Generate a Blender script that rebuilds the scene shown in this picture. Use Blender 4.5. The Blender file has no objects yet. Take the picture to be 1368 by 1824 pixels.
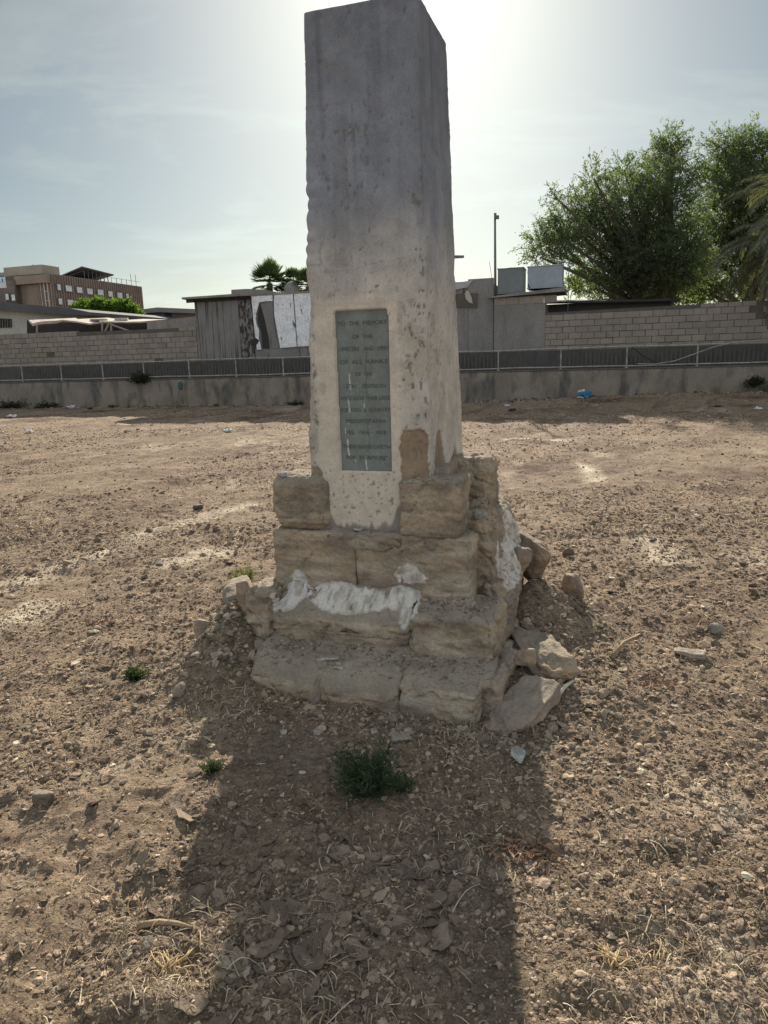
import bpy, math, random
import numpy as np
from math import radians, sin, cos, tan, atan, pi
from mathutils import Vector, Matrix
from mathutils.bvhtree import BVHTree

sc = bpy.context.scene
col = sc.collection
RND = random.Random(7)

# ------------------------------------------------------------------ camera
FPX, HEYE, PITCH, ROLL = 1265.0, 1.55, radians(11.9), atan(.028)
_F = Vector((0, cos(PITCH), -sin(PITCH)))
_R0 = Vector((1, 0, 0)); _U0 = Vector((0, sin(PITCH), cos(PITCH)))
_R = _R0*cos(ROLL) - _U0*sin(ROLL); _U = _U0*cos(ROLL) + _R0*sin(ROLL)
cam = bpy.data.cameras.new('camera'); cam_o = bpy.data.objects.new('camera', cam); col.objects.link(cam_o)
cam.sensor_fit = 'VERTICAL'; cam.sensor_height = 24; cam.lens = 24*FPX/1824
cam.clip_start = .05; cam.clip_end = 9000
M = Matrix((( _R.x, _U.x, -_F.x, 0), (_R.y, _U.y, -_F.y, 0), (_R.z, _U.z, -_F.z, HEYE), (0, 0, 0, 1)))
cam_o.matrix_world = M
sc.camera = cam_o

def at(px, py, Y):
    """world point at depth Y that stands in the direction read off the photograph"""
    d = _F + _R*((px-684)/FPX) - _U*((py-912)/FPX)
    return Vector((0, 0, HEYE)) + d*(Y/d.y)

# ------------------------------------------------------------------ sky, sun, exposure
SUN_EL, SUN_AZ = radians(28.5), radians(3.0)
w = bpy.data.worlds.new('World'); sc.world = w; w.use_nodes = True
nt = w.node_tree; nt.nodes.clear()
def N(tree, t, **k):
    n = tree.nodes.new(t)
    for a, b in k.items(): setattr(n, a, b)
    return n
out = N(nt, 'ShaderNodeOutputWorld'); bg = N(nt, 'ShaderNodeBackground')
sky = N(nt, 'ShaderNodeTexSky', sky_type='NISHITA', sun_disc=False)
sky.sun_elevation = SUN_EL; sky.sun_rotation = SUN_AZ
sky.air_density = 1.0; sky.dust_density = .95; sky.ozone_density = 2.0; sky.altitude = 0
tc = N(nt, 'ShaderNodeTexCoord'); sep = N(nt, 'ShaderNodeSeparateXYZ')
nt.links.new(tc.outputs['Generated'], sep.inputs[0])
zb = N(nt, 'ShaderNodeMath', operation='MAXIMUM'); nt.links.new(sep.outputs['Z'], zb.inputs[0]); zb.inputs[1].default_value = 0
za = N(nt, 'ShaderNodeMath', operation='ADD'); nt.links.new(zb.outputs[0], za.inputs[0]); za.inputs[1].default_value = .18
dx = N(nt, 'ShaderNodeMath', operation='DIVIDE'); dy = N(nt, 'ShaderNodeMath', operation='DIVIDE')
nt.links.new(sep.outputs['X'], dx.inputs[0]); nt.links.new(za.outputs[0], dx.inputs[1])
nt.links.new(sep.outputs['Y'], dy.inputs[0]); nt.links.new(za.outputs[0], dy.inputs[1])
cmb = N(nt, 'ShaderNodeCombineXYZ'); nt.links.new(dx.outputs[0], cmb.inputs[0]); nt.links.new(dy.outputs[0], cmb.inputs[1])
cn = N(nt, 'ShaderNodeTexNoise'); cn.inputs['Scale'].default_value = 1.1; cn.inputs['Detail'].default_value = 9
cn.inputs['Roughness'].default_value = .62; cn.inputs['Distortion'].default_value = .6
cmap = N(nt, 'ShaderNodeMapping'); cmap.inputs['Scale'].default_value = (1.0, 1.9, 1); cmap.inputs['Rotation'].default_value = (0, 0, .35)
cmap.inputs['Location'].default_value = (3.1, .4, 0)
nt.links.new(cmb.outputs[0], cmap.inputs[0]); nt.links.new(cmap.outputs[0], cn.inputs['Vector'])
cr = N(nt, 'ShaderNodeValToRGB'); cr.color_ramp.elements[0].position = .50; cr.color_ramp.elements[1].position = .74
nt.links.new(cn.outputs['Fac'], cr.inputs[0])
bw = N(nt, 'ShaderNodeRGBToBW'); nt.links.new(sky.outputs[0], bw.inputs[0])
veil = N(nt, 'ShaderNodeMixRGB'); veil.inputs[0].default_value = .30
tint = N(nt, 'ShaderNodeMixRGB', blend_type='MULTIPLY'); tint.inputs[0].default_value = 1; tint.inputs[2].default_value = (.90, 1.02, 1.02, 1)
nt.links.new(bw.outputs[0], tint.inputs[1])
nt.links.new(sky.outputs[0], veil.inputs[1]); nt.links.new(tint.outputs[0], veil.inputs[2])
cl = N(nt, 'ShaderNodeMixRGB', blend_type='MIX')
clc = N(nt, 'ShaderNodeMixRGB', blend_type='ADD'); clc.inputs[0].default_value = 1; clc.inputs[2].default_value = (2.6, 2.55, 2.5, 1)
nt.links.new(tint.outputs[0], clc.inputs[1])
cf = N(nt, 'ShaderNodeMath', operation='MULTIPLY'); nt.links.new(cr.outputs[0], cf.inputs[0]); cf.inputs[1].default_value = .75
nt.links.new(cf.outputs[0], cl.inputs[0]); nt.links.new(veil.outputs[0], cl.inputs[1]); nt.links.new(clc.outputs[0], cl.inputs[2])
# unseen white cloud bank added opposite the sun and overhead as fill light
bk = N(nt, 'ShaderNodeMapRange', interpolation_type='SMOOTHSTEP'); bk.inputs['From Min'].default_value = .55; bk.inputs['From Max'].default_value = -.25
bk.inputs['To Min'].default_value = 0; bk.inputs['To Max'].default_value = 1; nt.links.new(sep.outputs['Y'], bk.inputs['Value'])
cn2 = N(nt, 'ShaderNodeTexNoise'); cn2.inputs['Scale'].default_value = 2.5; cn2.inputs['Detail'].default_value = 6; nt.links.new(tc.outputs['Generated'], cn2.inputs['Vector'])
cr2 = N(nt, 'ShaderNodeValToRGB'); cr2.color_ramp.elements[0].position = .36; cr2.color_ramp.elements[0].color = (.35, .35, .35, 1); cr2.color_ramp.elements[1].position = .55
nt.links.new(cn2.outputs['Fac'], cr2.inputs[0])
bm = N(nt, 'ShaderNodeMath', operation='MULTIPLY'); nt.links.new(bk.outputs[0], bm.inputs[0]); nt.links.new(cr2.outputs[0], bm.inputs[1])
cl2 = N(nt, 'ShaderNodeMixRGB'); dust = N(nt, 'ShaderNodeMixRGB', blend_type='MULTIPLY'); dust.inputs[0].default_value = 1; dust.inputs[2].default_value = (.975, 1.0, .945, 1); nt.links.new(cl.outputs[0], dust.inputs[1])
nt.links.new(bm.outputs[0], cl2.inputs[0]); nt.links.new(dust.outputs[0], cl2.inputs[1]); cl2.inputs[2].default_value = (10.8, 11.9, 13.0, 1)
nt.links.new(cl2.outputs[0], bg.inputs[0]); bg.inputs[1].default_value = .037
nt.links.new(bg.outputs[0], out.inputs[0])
sl = bpy.data.lights.new('sun', 'SUN'); sl.energy = 5.0; sl.angle = radians(.6); sl.color = (1, .905, .77)
so = bpy.data.objects.new('sun', sl); col.objects.link(so)
SD = Vector((sin(SUN_AZ)*cos(SUN_EL), cos(SUN_AZ)*cos(SUN_EL), sin(SUN_EL)))
so.rotation_euler = SD.to_track_quat('Z', 'Y').to_euler(); so.location = (3, 30, 25)
sc.view_settings.view_transform = 'Standard'; sc.view_settings.look = 'None'; sc.view_settings.gamma = 1
sc.view_settings.exposure = 0.82
sc.cycles.max_bounces = 8; sc.cycles.diffuse_bounces = 4; sc.cycles.transparent_max_bounces = 8
sc.cycles.use_denoising = True
sc.cycles.volume_bounces = 1

# ------------------------------------------------------------------ numpy noise
def _hash(ix, iy, iz, seed):
    h = (ix.astype(np.int64)*374761393 + iy.astype(np.int64)*668265263 + iz.astype(np.int64)*2147483647 + seed*1274126177) & 0xFFFFFFFF
    h = ((h ^ (h >> 13)) * 1274126177) & 0xFFFFFFFF
    h = ((h ^ (h >> 16)) * 2246822519) & 0xFFFFFFFF
    h = h ^ (h >> 15)
    return (h & 0xFFFFFF)/float(0xFFFFFF)*2-1
def noise(x, y, z=None, seed=0):
    x = np.asarray(x, float); y = np.asarray(y, float)
    z = np.zeros_like(x)+.37 if z is None else np.asarray(z, float)+np.zeros_like(x)
    xi = np.floor(x); yi = np.floor(y); zi = np.floor(z)
    u, v, ww = x-xi, y-yi, z-zi
    u, v, ww = [t*t*t*(t*(t*6-15)+10) for t in (u, v, ww)]
    r = 0
    for a in (0, 1):
        for b in (0, 1):
            for c in (0, 1):
                r = r + _hash(xi+a, yi+b, zi+c, seed)*(u if a else 1-u)*(v if b else 1-v)*(ww if c else 1-ww)
    return r
def fbm(x, y, z=None, seed=0, o=4, rough=.5):
    r = 0; a = 1; s = 0; k = 1
    for i in range(o):
        r = r + a*noise(x*k+i*7.3, y*k-i*3.1, None if z is None else z*k+i*5.7, seed+i*13); s += a; a *= rough; k *= 2.03
    return r/s
def sstep(a, b, x):
    t = np.clip((x-a)/(b-a), 0, 1); return t*t*(3-2*t)
def mixc(c1, c2, t):
    return c1*(1-t[:, None]) + c2*t[:, None]

# ------------------------------------------------------------------ object helpers
def tag(o, label=None, cat=None, group=None, kind=None):
    if label: o['label'] = label
    if cat: o['category'] = cat
    if group: o['group'] = group
    if kind: o['kind'] = kind
    return o
def empty(name, loc, rz=0, label=None, cat=None, group=None):
    o = bpy.data.objects.new(name, None); o.empty_display_size = .2
    o.location = loc; o.rotation_euler = (0, 0, rz); col.objects.link(o)
    return tag(o, label, cat, group)
def mesh(name, v, f, m, parent=None, loc=None, smooth=True, colr=None, rz=0, label=None):
    me = bpy.data.meshes.new(name)
    v = np.asarray(v, np.float32)
    if isinstance(f, np.ndarray):
        nf, k = f.shape
        me.vertices.add(len(v)); me.vertices.foreach_set('co', v.ravel())
        me.loops.add(nf*k); me.loops.foreach_set('vertex_index', f.astype(np.int32).ravel())
        me.polygons.add(nf); me.polygons.foreach_set('loop_start', np.arange(0, nf*k, k, dtype=np.int32))
        me.polygons.foreach_set('loop_total', np.full(nf, k, np.int32))
        me.update(calc_edges=True); me.validate()
    else:
        me.from_pydata([tuple(map(float, p)) for p in v], [], f); me.update()
    me.polygons.foreach_set('use_smooth', np.full(len(me.polygons), smooth))
    if colr is not None:
        ca = me.color_attributes.new('Col', 'FLOAT_COLOR', 'POINT')
        c4 = np.ones((len(v), 4), np.float32); c4[:, :3] = colr
        ca.data.foreach_set('color', c4.ravel())
    me.materials.append(m)
    o = bpy.data.objects.new(name, me); col.objects.link(o)
    if parent: o.parent = parent
    if loc is not None: o.location = loc
    if rz: o.rotation_euler = (0, 0, rz)
    if label: o['label'] = label
    return o

class MB:
    def __init__(s): s.v = []; s.f = []
    def add(s, v, f):
        n = len(s.v); s.v += [tuple(p) for p in v]; s.f += [tuple(i+n for i in q) for q in f]
    def box(s, x0, x1, y0, y1, z0, z1, j=0):
        p = [(x, y, z) for z in (z0, z1) for y in (y0, y1) for x in (x0, x1)]
        if j: p = [tuple(c+RND.uniform(-j, j) for c in q) for q in p]
        s.add(p, [(0, 2, 3, 1), (4, 5, 7, 6), (0, 1, 5, 4), (2, 6, 7, 3), (0, 4, 6, 2), (1, 3, 7, 5)])
    def tube(s, pts, r, n=6):
        pts = [Vector(p) for p in pts]; rs = r if isinstance(r, (list, tuple)) else [r]*len(pts)
        base = len(s.v)
        for i, p in enumerate(pts):
            t = (pts[min(i+1, len(pts)-1)]-pts[max(i-1, 0)]).normalized()
            a = t.cross(Vector((0, 0, 1)) if abs(t.z) < .9 else Vector((1, 0, 0))).normalized(); b = t.cross(a)
            for k in range(n):
                an = 2*pi*k/n; s.v.append(tuple(p+(a*cos(an)+b*sin(an))*rs[i]))
        for i in range(len(pts)-1):
            for k in range(n):
                a0 = base+i*n+k; a1 = base+i*n+(k+1) % n
                s.f.append((a0, a0+n, a1+n, a1))
        s.f.append(tuple(base+k for k in range(n))); s.f.append(tuple(base+(len(pts)-1)*n+k for k in reversed(range(n))))
    def build(s, name, m, parent=None, loc=None, smooth=False, rz=0, label=None):
        return mesh(name, s.v, s.f, m, parent, loc, smooth, None, rz, label)

# ------------------------------------------------------------------ materials
def newmat(name):
    m = bpy.data.materials.new(name); m.use_nodes = True; t = m.node_tree
    return m, t, t.nodes['Principled BSDF']
def ramp(t, fac, stops):
    r = N(t, 'ShaderNodeValToRGB'); e = r.color_ramp.elements
    while len(e) < len(stops): e.new(.5)
    for q, (p, c) in zip(e, stops): q.position = p; q.color = (*c, 1) if len(c) == 3 else c
    t.links.new(fac, r.inputs[0]); return r.outputs[0]
def tnoise(t, scale, detail=5, rough=.55, vec=None, stretch=None):
    n = N(t, 'ShaderNodeTexNoise'); n.inputs['Scale'].default_value = scale
    n.inputs['Detail'].default_value = detail; n.inputs['Roughness'].default_value = rough
    if vec is None:
        c = N(t, 'ShaderNodeTexCoord'); vec = c.outputs['Object']
    if stretch:
        mp = N(t, 'ShaderNodeMapping'); mp.inputs['Scale'].default_value = stretch; t.links.new(vec, mp.inputs[0]); vec = mp.outputs[0]
    t.links.new(vec, n.inputs['Vector']); return n.outputs['Fac']
def mult(t, a, b, fac=1, mode='MULTIPLY'):
    x = N(t, 'ShaderNodeMixRGB', blend_type=mode)
    if hasattr(fac, 'is_linked'): t.links.new(fac, x.inputs[0])
    else: x.inputs[0].default_value = fac
    for i, q in ((1, a), (2, b)):
        if hasattr(q, 'is_linked'): t.links.new(q, x.inputs[i])
        else: x.inputs[i].default_value = (*q, 1)
    return x.outputs[0]
def bump(t, bs, h, strength=.5, dist=.01, prev=None):
    b = N(t, 'ShaderNodeBump'); b.inputs['Strength'].default_value = strength; b.inputs['Distance'].default_value = dist
    t.links.new(h, b.inputs['Height'])
    if prev: t.links.new(prev, b.inputs['Normal'])
    t.links.new(b.outputs[0], bs.inputs['Normal']); return b.outputs[0]
def mat(name, c1, c2=None, scale=4, rough=.85, bscale=60, bstr=.4, bdist=.004, metal=0, stain=None, sstretch=None, sscale=3, slo=.5, shi=.7, attr=False, spec=.3):
    m, t, b = newmat(name)
    c2 = c2 or tuple(x*.75 for x in c1)
    n1 = tnoise(t, scale, 6, .6)
    c = ramp(t, n1, [(.32, c2), (.68, c1)])
    if attr:
        a = N(t, 'ShaderNodeAttribute', attribute_name='Col')
        c = mult(t, a.outputs['Color'], ramp(t, n1, [(.3, (.82, .82, .82)), (.7, (1.15, 1.15, 1.15))]))
    n2 = tnoise(t, bscale, 4, .65)
    c = mult(t, c, ramp(t, n2, [(.3, (.82, .82, .82)), (.7, (1.15, 1.15, 1.15))]))
    if stain:
        s = tnoise(t, sscale, 7, .65, stretch=sstretch)
        c = mult(t, c, stain, ramp(t, s, [(slo, (0, 0, 0)), (shi, (1, 1, 1))]), 'MIX')
    t.links.new(c, b.inputs['Base Color'])
    b.inputs['Roughness'].default_value = rough; b.inputs['Metallic'].default_value = metal
    b.inputs['Specular IOR Level'].default_value = spec
    bump(t, b, n2, bstr, bdist)
    return m
def leafmat(name, c1, c2, trans=.4):
    m = bpy.data.materials.new(name); m.use_nodes = True; t = m.node_tree; t.nodes.clear()
    o = N(t, 'ShaderNodeOutputMaterial'); d = N(t, 'ShaderNodeBsdfDiffuse'); tr = N(t, 'ShaderNodeBsdfTranslucent')
    mx = N(t, 'ShaderNodeMixShader'); mx.inputs[0].default_value = trans
    g = N(t, 'ShaderNodeNewGeometry')
    r = ramp(t, g.outputs['Random Per Island'], [(0, c2), (1, c1)])
    t.links.new(r, d.inputs[0]); t.links.new(mult(t, r, (1.5, 1.6, .7)), tr.inputs[0])
    t.links.new(d.outputs[0], mx.inputs[1]); t.links.new(tr.outputs[0], mx.inputs[2]); t.links.new(mx.outputs[0], o.inputs[0])
    return m

# ------------------------------------------------------------------ ground
PA = radians(18.5)                                   # how far the monument is turned
PX = np.array([cos(PA), -sin(PA)]); PY = np.array([sin(PA), cos(PA)])
P0 = np.array([.2605, 2.8647])                       # front right foot of the steps
def L2W(x, y, z=0): q = P0+PX*x+PY*y; return (q[0], q[1], z)
WA = radians(17.0)
W0 = Vector((0, 26, 0))
def wallpt(s, off, z=0): return Vector((W0.x+cos(WA)*s+sin(WA)*off, W0.y-sin(WA)*s+cos(WA)*off, z))

def seg_d(x, y, pts):
    d = np.full(x.shape, 1e9)
    for (ax, ay), (bx, by) in zip(pts[:-1], pts[1:]):
        vx, vy = bx-ax, by-ay; t = np.clip(((x-ax)*vx+(y-ay)*vy)/(vx*vx+vy*vy), 0, 1)
        d = np.minimum(d, np.hypot(x-ax-t*vx, y-ay-t*vy))
    return d
def gpt(px, py):
    d = _F + _R*((px-684)/FPX) - _U*((py-912)/FPX); return tuple((Vector((0, 0, HEYE))+d*(-HEYE/d.z))[:2])
TRACKS = [[gpt(-60, 1062), gpt(30, 1040), gpt(110, 1012), gpt(190, 985)], [gpt(232, 966), gpt(300, 942), gpt(360, 925), gpt(445, 902)],
          [gpt(-20, 1125), gpt(30, 1110), gpt(70, 1085)], [gpt(300, 1012), gpt(420, 975)], [gpt(900, 784), gpt(1010, 786)], [gpt(1150, 965), gpt(1185, 1000)],
          [gpt(1040, 830), gpt(1060, 858)], [gpt(1255, 1425), gpt(1285, 1450)], [gpt(1255, 1730), gpt(1290, 1765)]]
def lowh(x, y):
    """the large shape of the ground"""
    lx = (x-P0[0])*PX[0]+(y-P0[1])*PX[1]; ly = (x-P0[0])*PY[0]+(y-P0[1])*PY[1]
    near = np.exp(-((x/12)**2+((y-3)/12)**2))
    h = .05*fbm(x*.22, y*.22, seed=3, o=3)*(1-near*.7) + .02*fbm(x*1.1, y*1.1, seed=5, o=3)
    # earth heaped against the steps
    h = h + .30*np.exp(-(((lx+1.21)/.20)**2+((ly-.42)/.46)**2)) + .08*np.exp(-(((lx+1.22)/.28)**2+((ly-.25)/.3)**2))
    h = h + .24*np.exp(-(((lx-.24)/.22)**2+((ly-1.15)/.38)**2)) + .07*np.exp(-(((lx-.45)/.22)**2+((ly-1.4)/.3)**2))
    h = h + .05*np.exp(-(((lx-.22)/.18)**2+((ly-.3)/.3)**2)) + .05*np.exp(-(((lx+.2)/.5)**2+((ly+.15)/.25)**2))*.2 - .03*np.exp(-(((lx-.05)/.35)**2+((ly+.02)/.22)**2))
    gx_, gy_ = gpt(265, 1800); h = h + .06*np.exp(-(((x-gx_)/.10)**2+((y-gy_)/.06)**2)) - .02*np.exp(-(((x-gx_-.02)/.12)**2+((y-gy_+.11)/.05)**2))
    gx_, gy_ = gpt(500, 1500); h = h + .035*np.exp(-(((x-gx_)/.10)**2+((y-gy_)/.05)**2))
    # bank at the foot of the far wall
    s = (x-W0.x)*cos(WA)-(y-W0.y)*sin(WA); off = (x-W0.x)*sin(WA)+(y-W0.y)*cos(WA)
    lvl = .10+.26*sstep(1, 11, s)-.02
    return h*(1-sstep(-5, -1, off)*.8) + lvl*sstep(-4.5, -.3, off)
def feat(x, y):
    """0..1 masks: pale crust, dark damp earth"""
    d = np.full(x.shape, 1e9)
    for t in TRACKS: d = np.minimum(d, seg_d(x, y, t))
    wob = .5+.5*fbm(x*9, y*9, seed=21, o=3)
    pale = sstep(.24, .04, d+.2*(wob-.4))*(.75+.5*sstep(-.2, .3, fbm(x*6, y*3, seed=23, o=3)))
    pale = np.maximum(pale, sstep(.30, .55, fbm(x*1.6-y*.5, y*.8+x*.3, seed=31, o=4))*.55)
    dark = sstep(.05, .45, fbm(x*.9+y*.4, y*.9, seed=41, o=5, rough=.6))
    return pale, dark
def highh(x, y, sp):
    h = 0
    for wl, a, sd in ((.8, .012, 1), (.34, .020, 2), (.16, .021, 3), (.075, .015, 4), (.036, .008, 5), (.018, .0035, 6)):
        k = np.clip((wl/np.maximum(sp, 1e-4)-1.6)/1.6, 0, 1)
        n = noise(x/wl+3.1*sd, y/wl, seed=60+sd)
        if wl < .2: n = n*.55+(.5-np.abs(noise(x/wl*.9-7.7, y/wl*.9+2.2, seed=80+sd)))*.9
        n = np.where(n > 0, n*1.25, n*.8)
        h = h + a*n*k
    # tilled texture running away to the right
    u = x*.86-y*.51; v = x*.51+y*.86
    h = h + .05*fbm(u*2.6, v*.6, seed=77, o=3)*np.clip(.5/np.maximum(sp, .01)/4, 0, 1)*sstep(3, 8, np.abs(y))
    return h
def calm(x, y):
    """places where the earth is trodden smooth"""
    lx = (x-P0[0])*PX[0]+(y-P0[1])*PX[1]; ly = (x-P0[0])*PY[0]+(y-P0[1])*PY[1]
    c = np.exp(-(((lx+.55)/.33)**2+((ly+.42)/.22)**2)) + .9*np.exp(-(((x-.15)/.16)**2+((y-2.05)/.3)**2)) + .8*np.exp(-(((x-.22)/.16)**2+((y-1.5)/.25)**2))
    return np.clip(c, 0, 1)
hx_ = [0.]
while hx_[-1] < 20: hx_.append(hx_[-1]+.009+max(0, hx_[-1]-1.2)*.012)
while hx_[-1] < 3200: hx_.append(hx_[-1]*1.10)
xs = np.array([-q for q in hx_[:0:-1]]+hx_)
ys = [1.0]
while ys[-1] < 60: ys.append(ys[-1]+max(.0075, .0052*ys[-1]))
while ys[-1] < 4500: ys.append(ys[-1]*1.08)
ys = list(np.concatenate([-np.geomspace(2000, .5, 24), np.linspace(-.2, .95, 24)])) + ys
ys = np.array(ys)
GX, GY = np.meshgrid(xs, ys)
spx = np.gradient(xs)[None, :]+0*GX; spy = np.gradient(ys)[:, None]+0*GX
sp = np.maximum(spx, spy*.7)
x, y = GX.ravel(), GY.ravel(); spr = sp.ravel()
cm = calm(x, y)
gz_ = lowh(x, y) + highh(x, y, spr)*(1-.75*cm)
pale, dark = feat(x, y)
tan_ = np.array([.300, .231, .163]); brown = np.array([.118, .077, .054]); palec = np.array([.60, .52, .40])
fine = .5+.5*fbm(x*14, y*14, seed=91, o=3)
c = mixc(np.tile(tan_, (len(x), 1)), brown, np.clip(dark*.6+sstep(.35, .8, fine)*.45+sstep(6, 12, y)*.45*sstep(.45, .7, .5+.5*fbm((x*.86-y*.51)*2.2, (x*.51+y*.86)*.5, seed=97, o=4)), 0, 1))
c = mixc(c, palec, np.clip(pale*.8, 0, 1))
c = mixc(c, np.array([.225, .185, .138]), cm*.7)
V = np.stack([x, y, gz_], 1)
ny, nxx = GX.shape
idx = np.arange(ny*nxx).reshape(ny, nxx)
Fq = np.stack([idx[:-1, :-1], idx[:-1, 1:], idx[1:, 1:], idx[1:, :-1]], -1).reshape(-1, 4)
def ground_mat():
    m, t, b = newmat('dry_earth')
    a = N(t, 'ShaderNodeAttribute', attribute_name='Col')
    tcn = N(t, 'ShaderNodeTexCoord'); vec = tcn.outputs['Object']
    n1 = tnoise(t, 30, 8, .7, vec); n2 = tnoise(t, 130, 6, .7, vec); n3 = tnoise(t, 5, 8, .7, vec)
    c = mult(t, a.outputs['Color'], ramp(t, n1, [(.3, (.50, .48, .46)), (.5, (1, 1, 1)), (.72, (1.6, 1.58, 1.52))]))
    c = mult(t, c, ramp(t, n2, [(.32, (.7, .69, .67)), (.68, (1.28, 1.28, 1.28))]))
    c = mult(t, c, ramp(t, n3, [(.3, (.8, .78, .76)), (.7, (1.15, 1.15, 1.15))]))
    t.links.new(c, b.inputs['Base Color']); b.inputs['Roughness'].default_value = .95; b.inputs['Specular IOR Level'].default_value = .15
    vo = N(t, 'ShaderNodeTexVoronoi'); vo.inputs['Scale'].default_value = 75; vo.inputs['Randomness'].default_value = 1; dv_ = N(t, 'ShaderNodeVectorMath', operation='ADD'); nz_ = N(t, 'ShaderNodeTexNoise'); nz_.inputs['Scale'].default_value = 60
    sc3 = N(t, 'ShaderNodeVectorMath', operation='SCALE'); sc3.inputs['Scale'].default_value = .03; t.links.new(vec, nz_.inputs['Vector']); t.links.new(nz_.outputs['Color'], sc3.inputs[0]); t.links.new(vec, dv_.inputs[0]); t.links.new(sc3.outputs[0], dv_.inputs[1]); t.links.new(dv_.outputs[0], vo.inputs['Vector'])
    p = bump(t, b, n1, 1, .022); p = bump(t, b, vo.outputs['Distance'], .9, .008, p); bump(t, b, n2, 1, .006, p)
    return m
GM = ground_mat()
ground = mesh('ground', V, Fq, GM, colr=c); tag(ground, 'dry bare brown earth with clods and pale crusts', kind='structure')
def gh(x, y):
    x = np.atleast_1d(np.asarray(x, float)); y = np.atleast_1d(np.asarray(y, float))
    s = np.maximum(np.maximum(.009, .009+(np.abs(x)-1.2)*.012), .0037*np.abs(y))
    return lowh(x, y)+highh(x, y, s)*(1-.75*calm(x, y))
def ghl(x, y): return float(gh(x, y)[0])

# ------------------------------------------------------------------ rounded boxes and rocks
def boxgrid(h, d):
    """surface grid of a box with half sizes h, spacing d -> verts, quads (welded)"""
    n = [max(2, int(round(2*q/d))) for q in h]; VV = []; FF = []; base = 0
    for ax in range(3):
        u, v = (ax+1) % 3, (ax+2) % 3
        for sg in (-1, 1):
            a = np.linspace(-h[u], h[u], n[u]+1); b = np.linspace(-h[v], h[v], n[v]+1)
            A, B = np.meshgrid(a, b, indexing='ij'); p = np.zeros((A.size, 3)); p[:, u] = A.ravel(); p[:, v] = B.ravel(); p[:, ax] = sg*h[ax]
            I = np.arange(A.size).reshape(A.shape)+base
            q = np.stack([I[:-1, :-1], I[1:, :-1], I[1:, 1:], I[:-1, 1:]], -1).reshape(-1, 4)
            if sg < 0: q = q[:, ::-1]
            VV.append(p); FF.append(q); base += A.size
    VV = np.concatenate(VV); FF = np.concatenate(FF)
    key = np.round(VV*1e5).astype(np.int64)
    _, first, inv = np.unique(key, axis=0, return_index=True, return_inverse=True)
    return VV[first], inv.ravel()[FF]
STONE = mat('sandstone', (1, 1, 1), attr=True, scale=5, bscale=70, bstr=1.0, bdist=.010, rough=.95, spec=.15)
BVH_V = []; BVH_F = []
def stonecol(p, n, seed, base=(.41, .325, .228), band=True):
    c = np.tile(np.array(base), (len(p), 1))
    f = .5+.5*fbm(p[:, 0]*6, p[:, 1]*6, p[:, 2]*9, seed=seed, o=4)
    c = mixc(c, np.array(base)*np.array([.60, .62, .68]), sstep(.35, .75, f))
    h_ = .5+.5*fbm(p[:, 0]*2.5, p[:, 1]*2.5, p[:, 2]*22, seed=seed+15, o=3); c = mixc(c, np.array(base)*np.array([.62, .66, .74]), sstep(.56, .72, h_)*.7)
    g = .5+.5*fbm(p[:, 0]*4, p[:, 1]*4, p[:, 2]*30, seed=seed+5, o=3)
    if band: c = mixc(c, np.array([.52, .45, .345]), sstep(.5, .8, g)*.6)
    k = .5+.5*fbm(p[:, 0]*25, p[:, 1]*25, p[:, 2]*25, seed=seed+9, o=3)
    c = c*(.85+.3*k)[:, None]
    up = sstep(.45, .9, n[:, 2])                         # dust lies on level tops
    return mixc(c, np.array([.30, .258, .20]), up*.8)
def block(name, parent, x0, x1, y0, y1, z0, z1, r=.03, seed=1, amp=1., d=.0085, warp=None, base=(.41, .325, .228), cracks=True, label=None, org=(0, 0, 0), erode=1.):
    r *= .8; x0 -= .009; x1 += .009; z0 -= .006; z1 += .004
    h = np.array([x1-x0, y1-y0, z1-z0])/2; cc = np.array([x0+x1, y0+y1, z0+z1])/2
    v, f = boxgrid(h, d)
    r = min(r, min(h)*.8)
    # uneven rounding: wear differs along the edges
    wn = .5+.5*fbm((v+cc)[:, 0]*5, (v+cc)[:, 1]*5, (v+cc)[:, 2]*5, seed=seed+3, o=2)
    inner = np.clip(v, -(h-r), h-r); dv = v-inner; L = np.linalg.norm(dv, axis=1)+1e-9; n = dv/L[:, None]
    p = inner+n*r
    ncor = (np.abs(dv) > r*.35).sum(1)
    p = p+cc
    rdg = 1-2*np.abs(fbm(p[:, 0]*9, p[:, 1]*9, p[:, 2]*13, seed=seed+1, o=5, rough=.62)); rd2 = 1-2*np.abs(fbm(p[:, 0]*30, p[:, 1]*30, p[:, 2]*45, seed=seed+8, o=3, rough=.6))
    w_ = -.004 + fbm(p[:, 0]*6, p[:, 1]*6, p[:, 2]*6, seed=seed, o=3)*.018 + (rdg-.5)*.008 + (rd2-.5)*.0045 - .009*sstep(.28, .42, fbm(p[:, 0]*13, p[:, 1]*13, p[:, 2]*16, seed=seed+12, o=2))
    w_ = w_ - erode*np.where(ncor > 1, 1, 0)*np.clip(wn-.5, 0, 1)*.035
    if cracks:
        cn = np.abs(fbm(p[:, 0]*4+2, p[:, 1]*4, p[:, 2]*4, seed=seed+30, o=3)); w_ = w_ - .012*sstep(.018, .0, cn)
        ly = np.abs(fbm(p[:, 0]*1.5, p[:, 1]*1.5, p[:, 2]*16, seed=seed+33, o=2)); w_ = w_ - .005*sstep(.05, .0, ly)
    p = p+n*w_[:, None]*amp
    if warp: p = warp(p)
    c = stonecol(p, n, seed, base)
    o = mesh(name, p-np.array(org), f, STONE, parent, colr=c, label=label)
    if parent is not None:
        b0 = sum(len(q) for q in BVH_V); BVH_V.append(p); BVH_F.append(f+b0)
    return o
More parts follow.
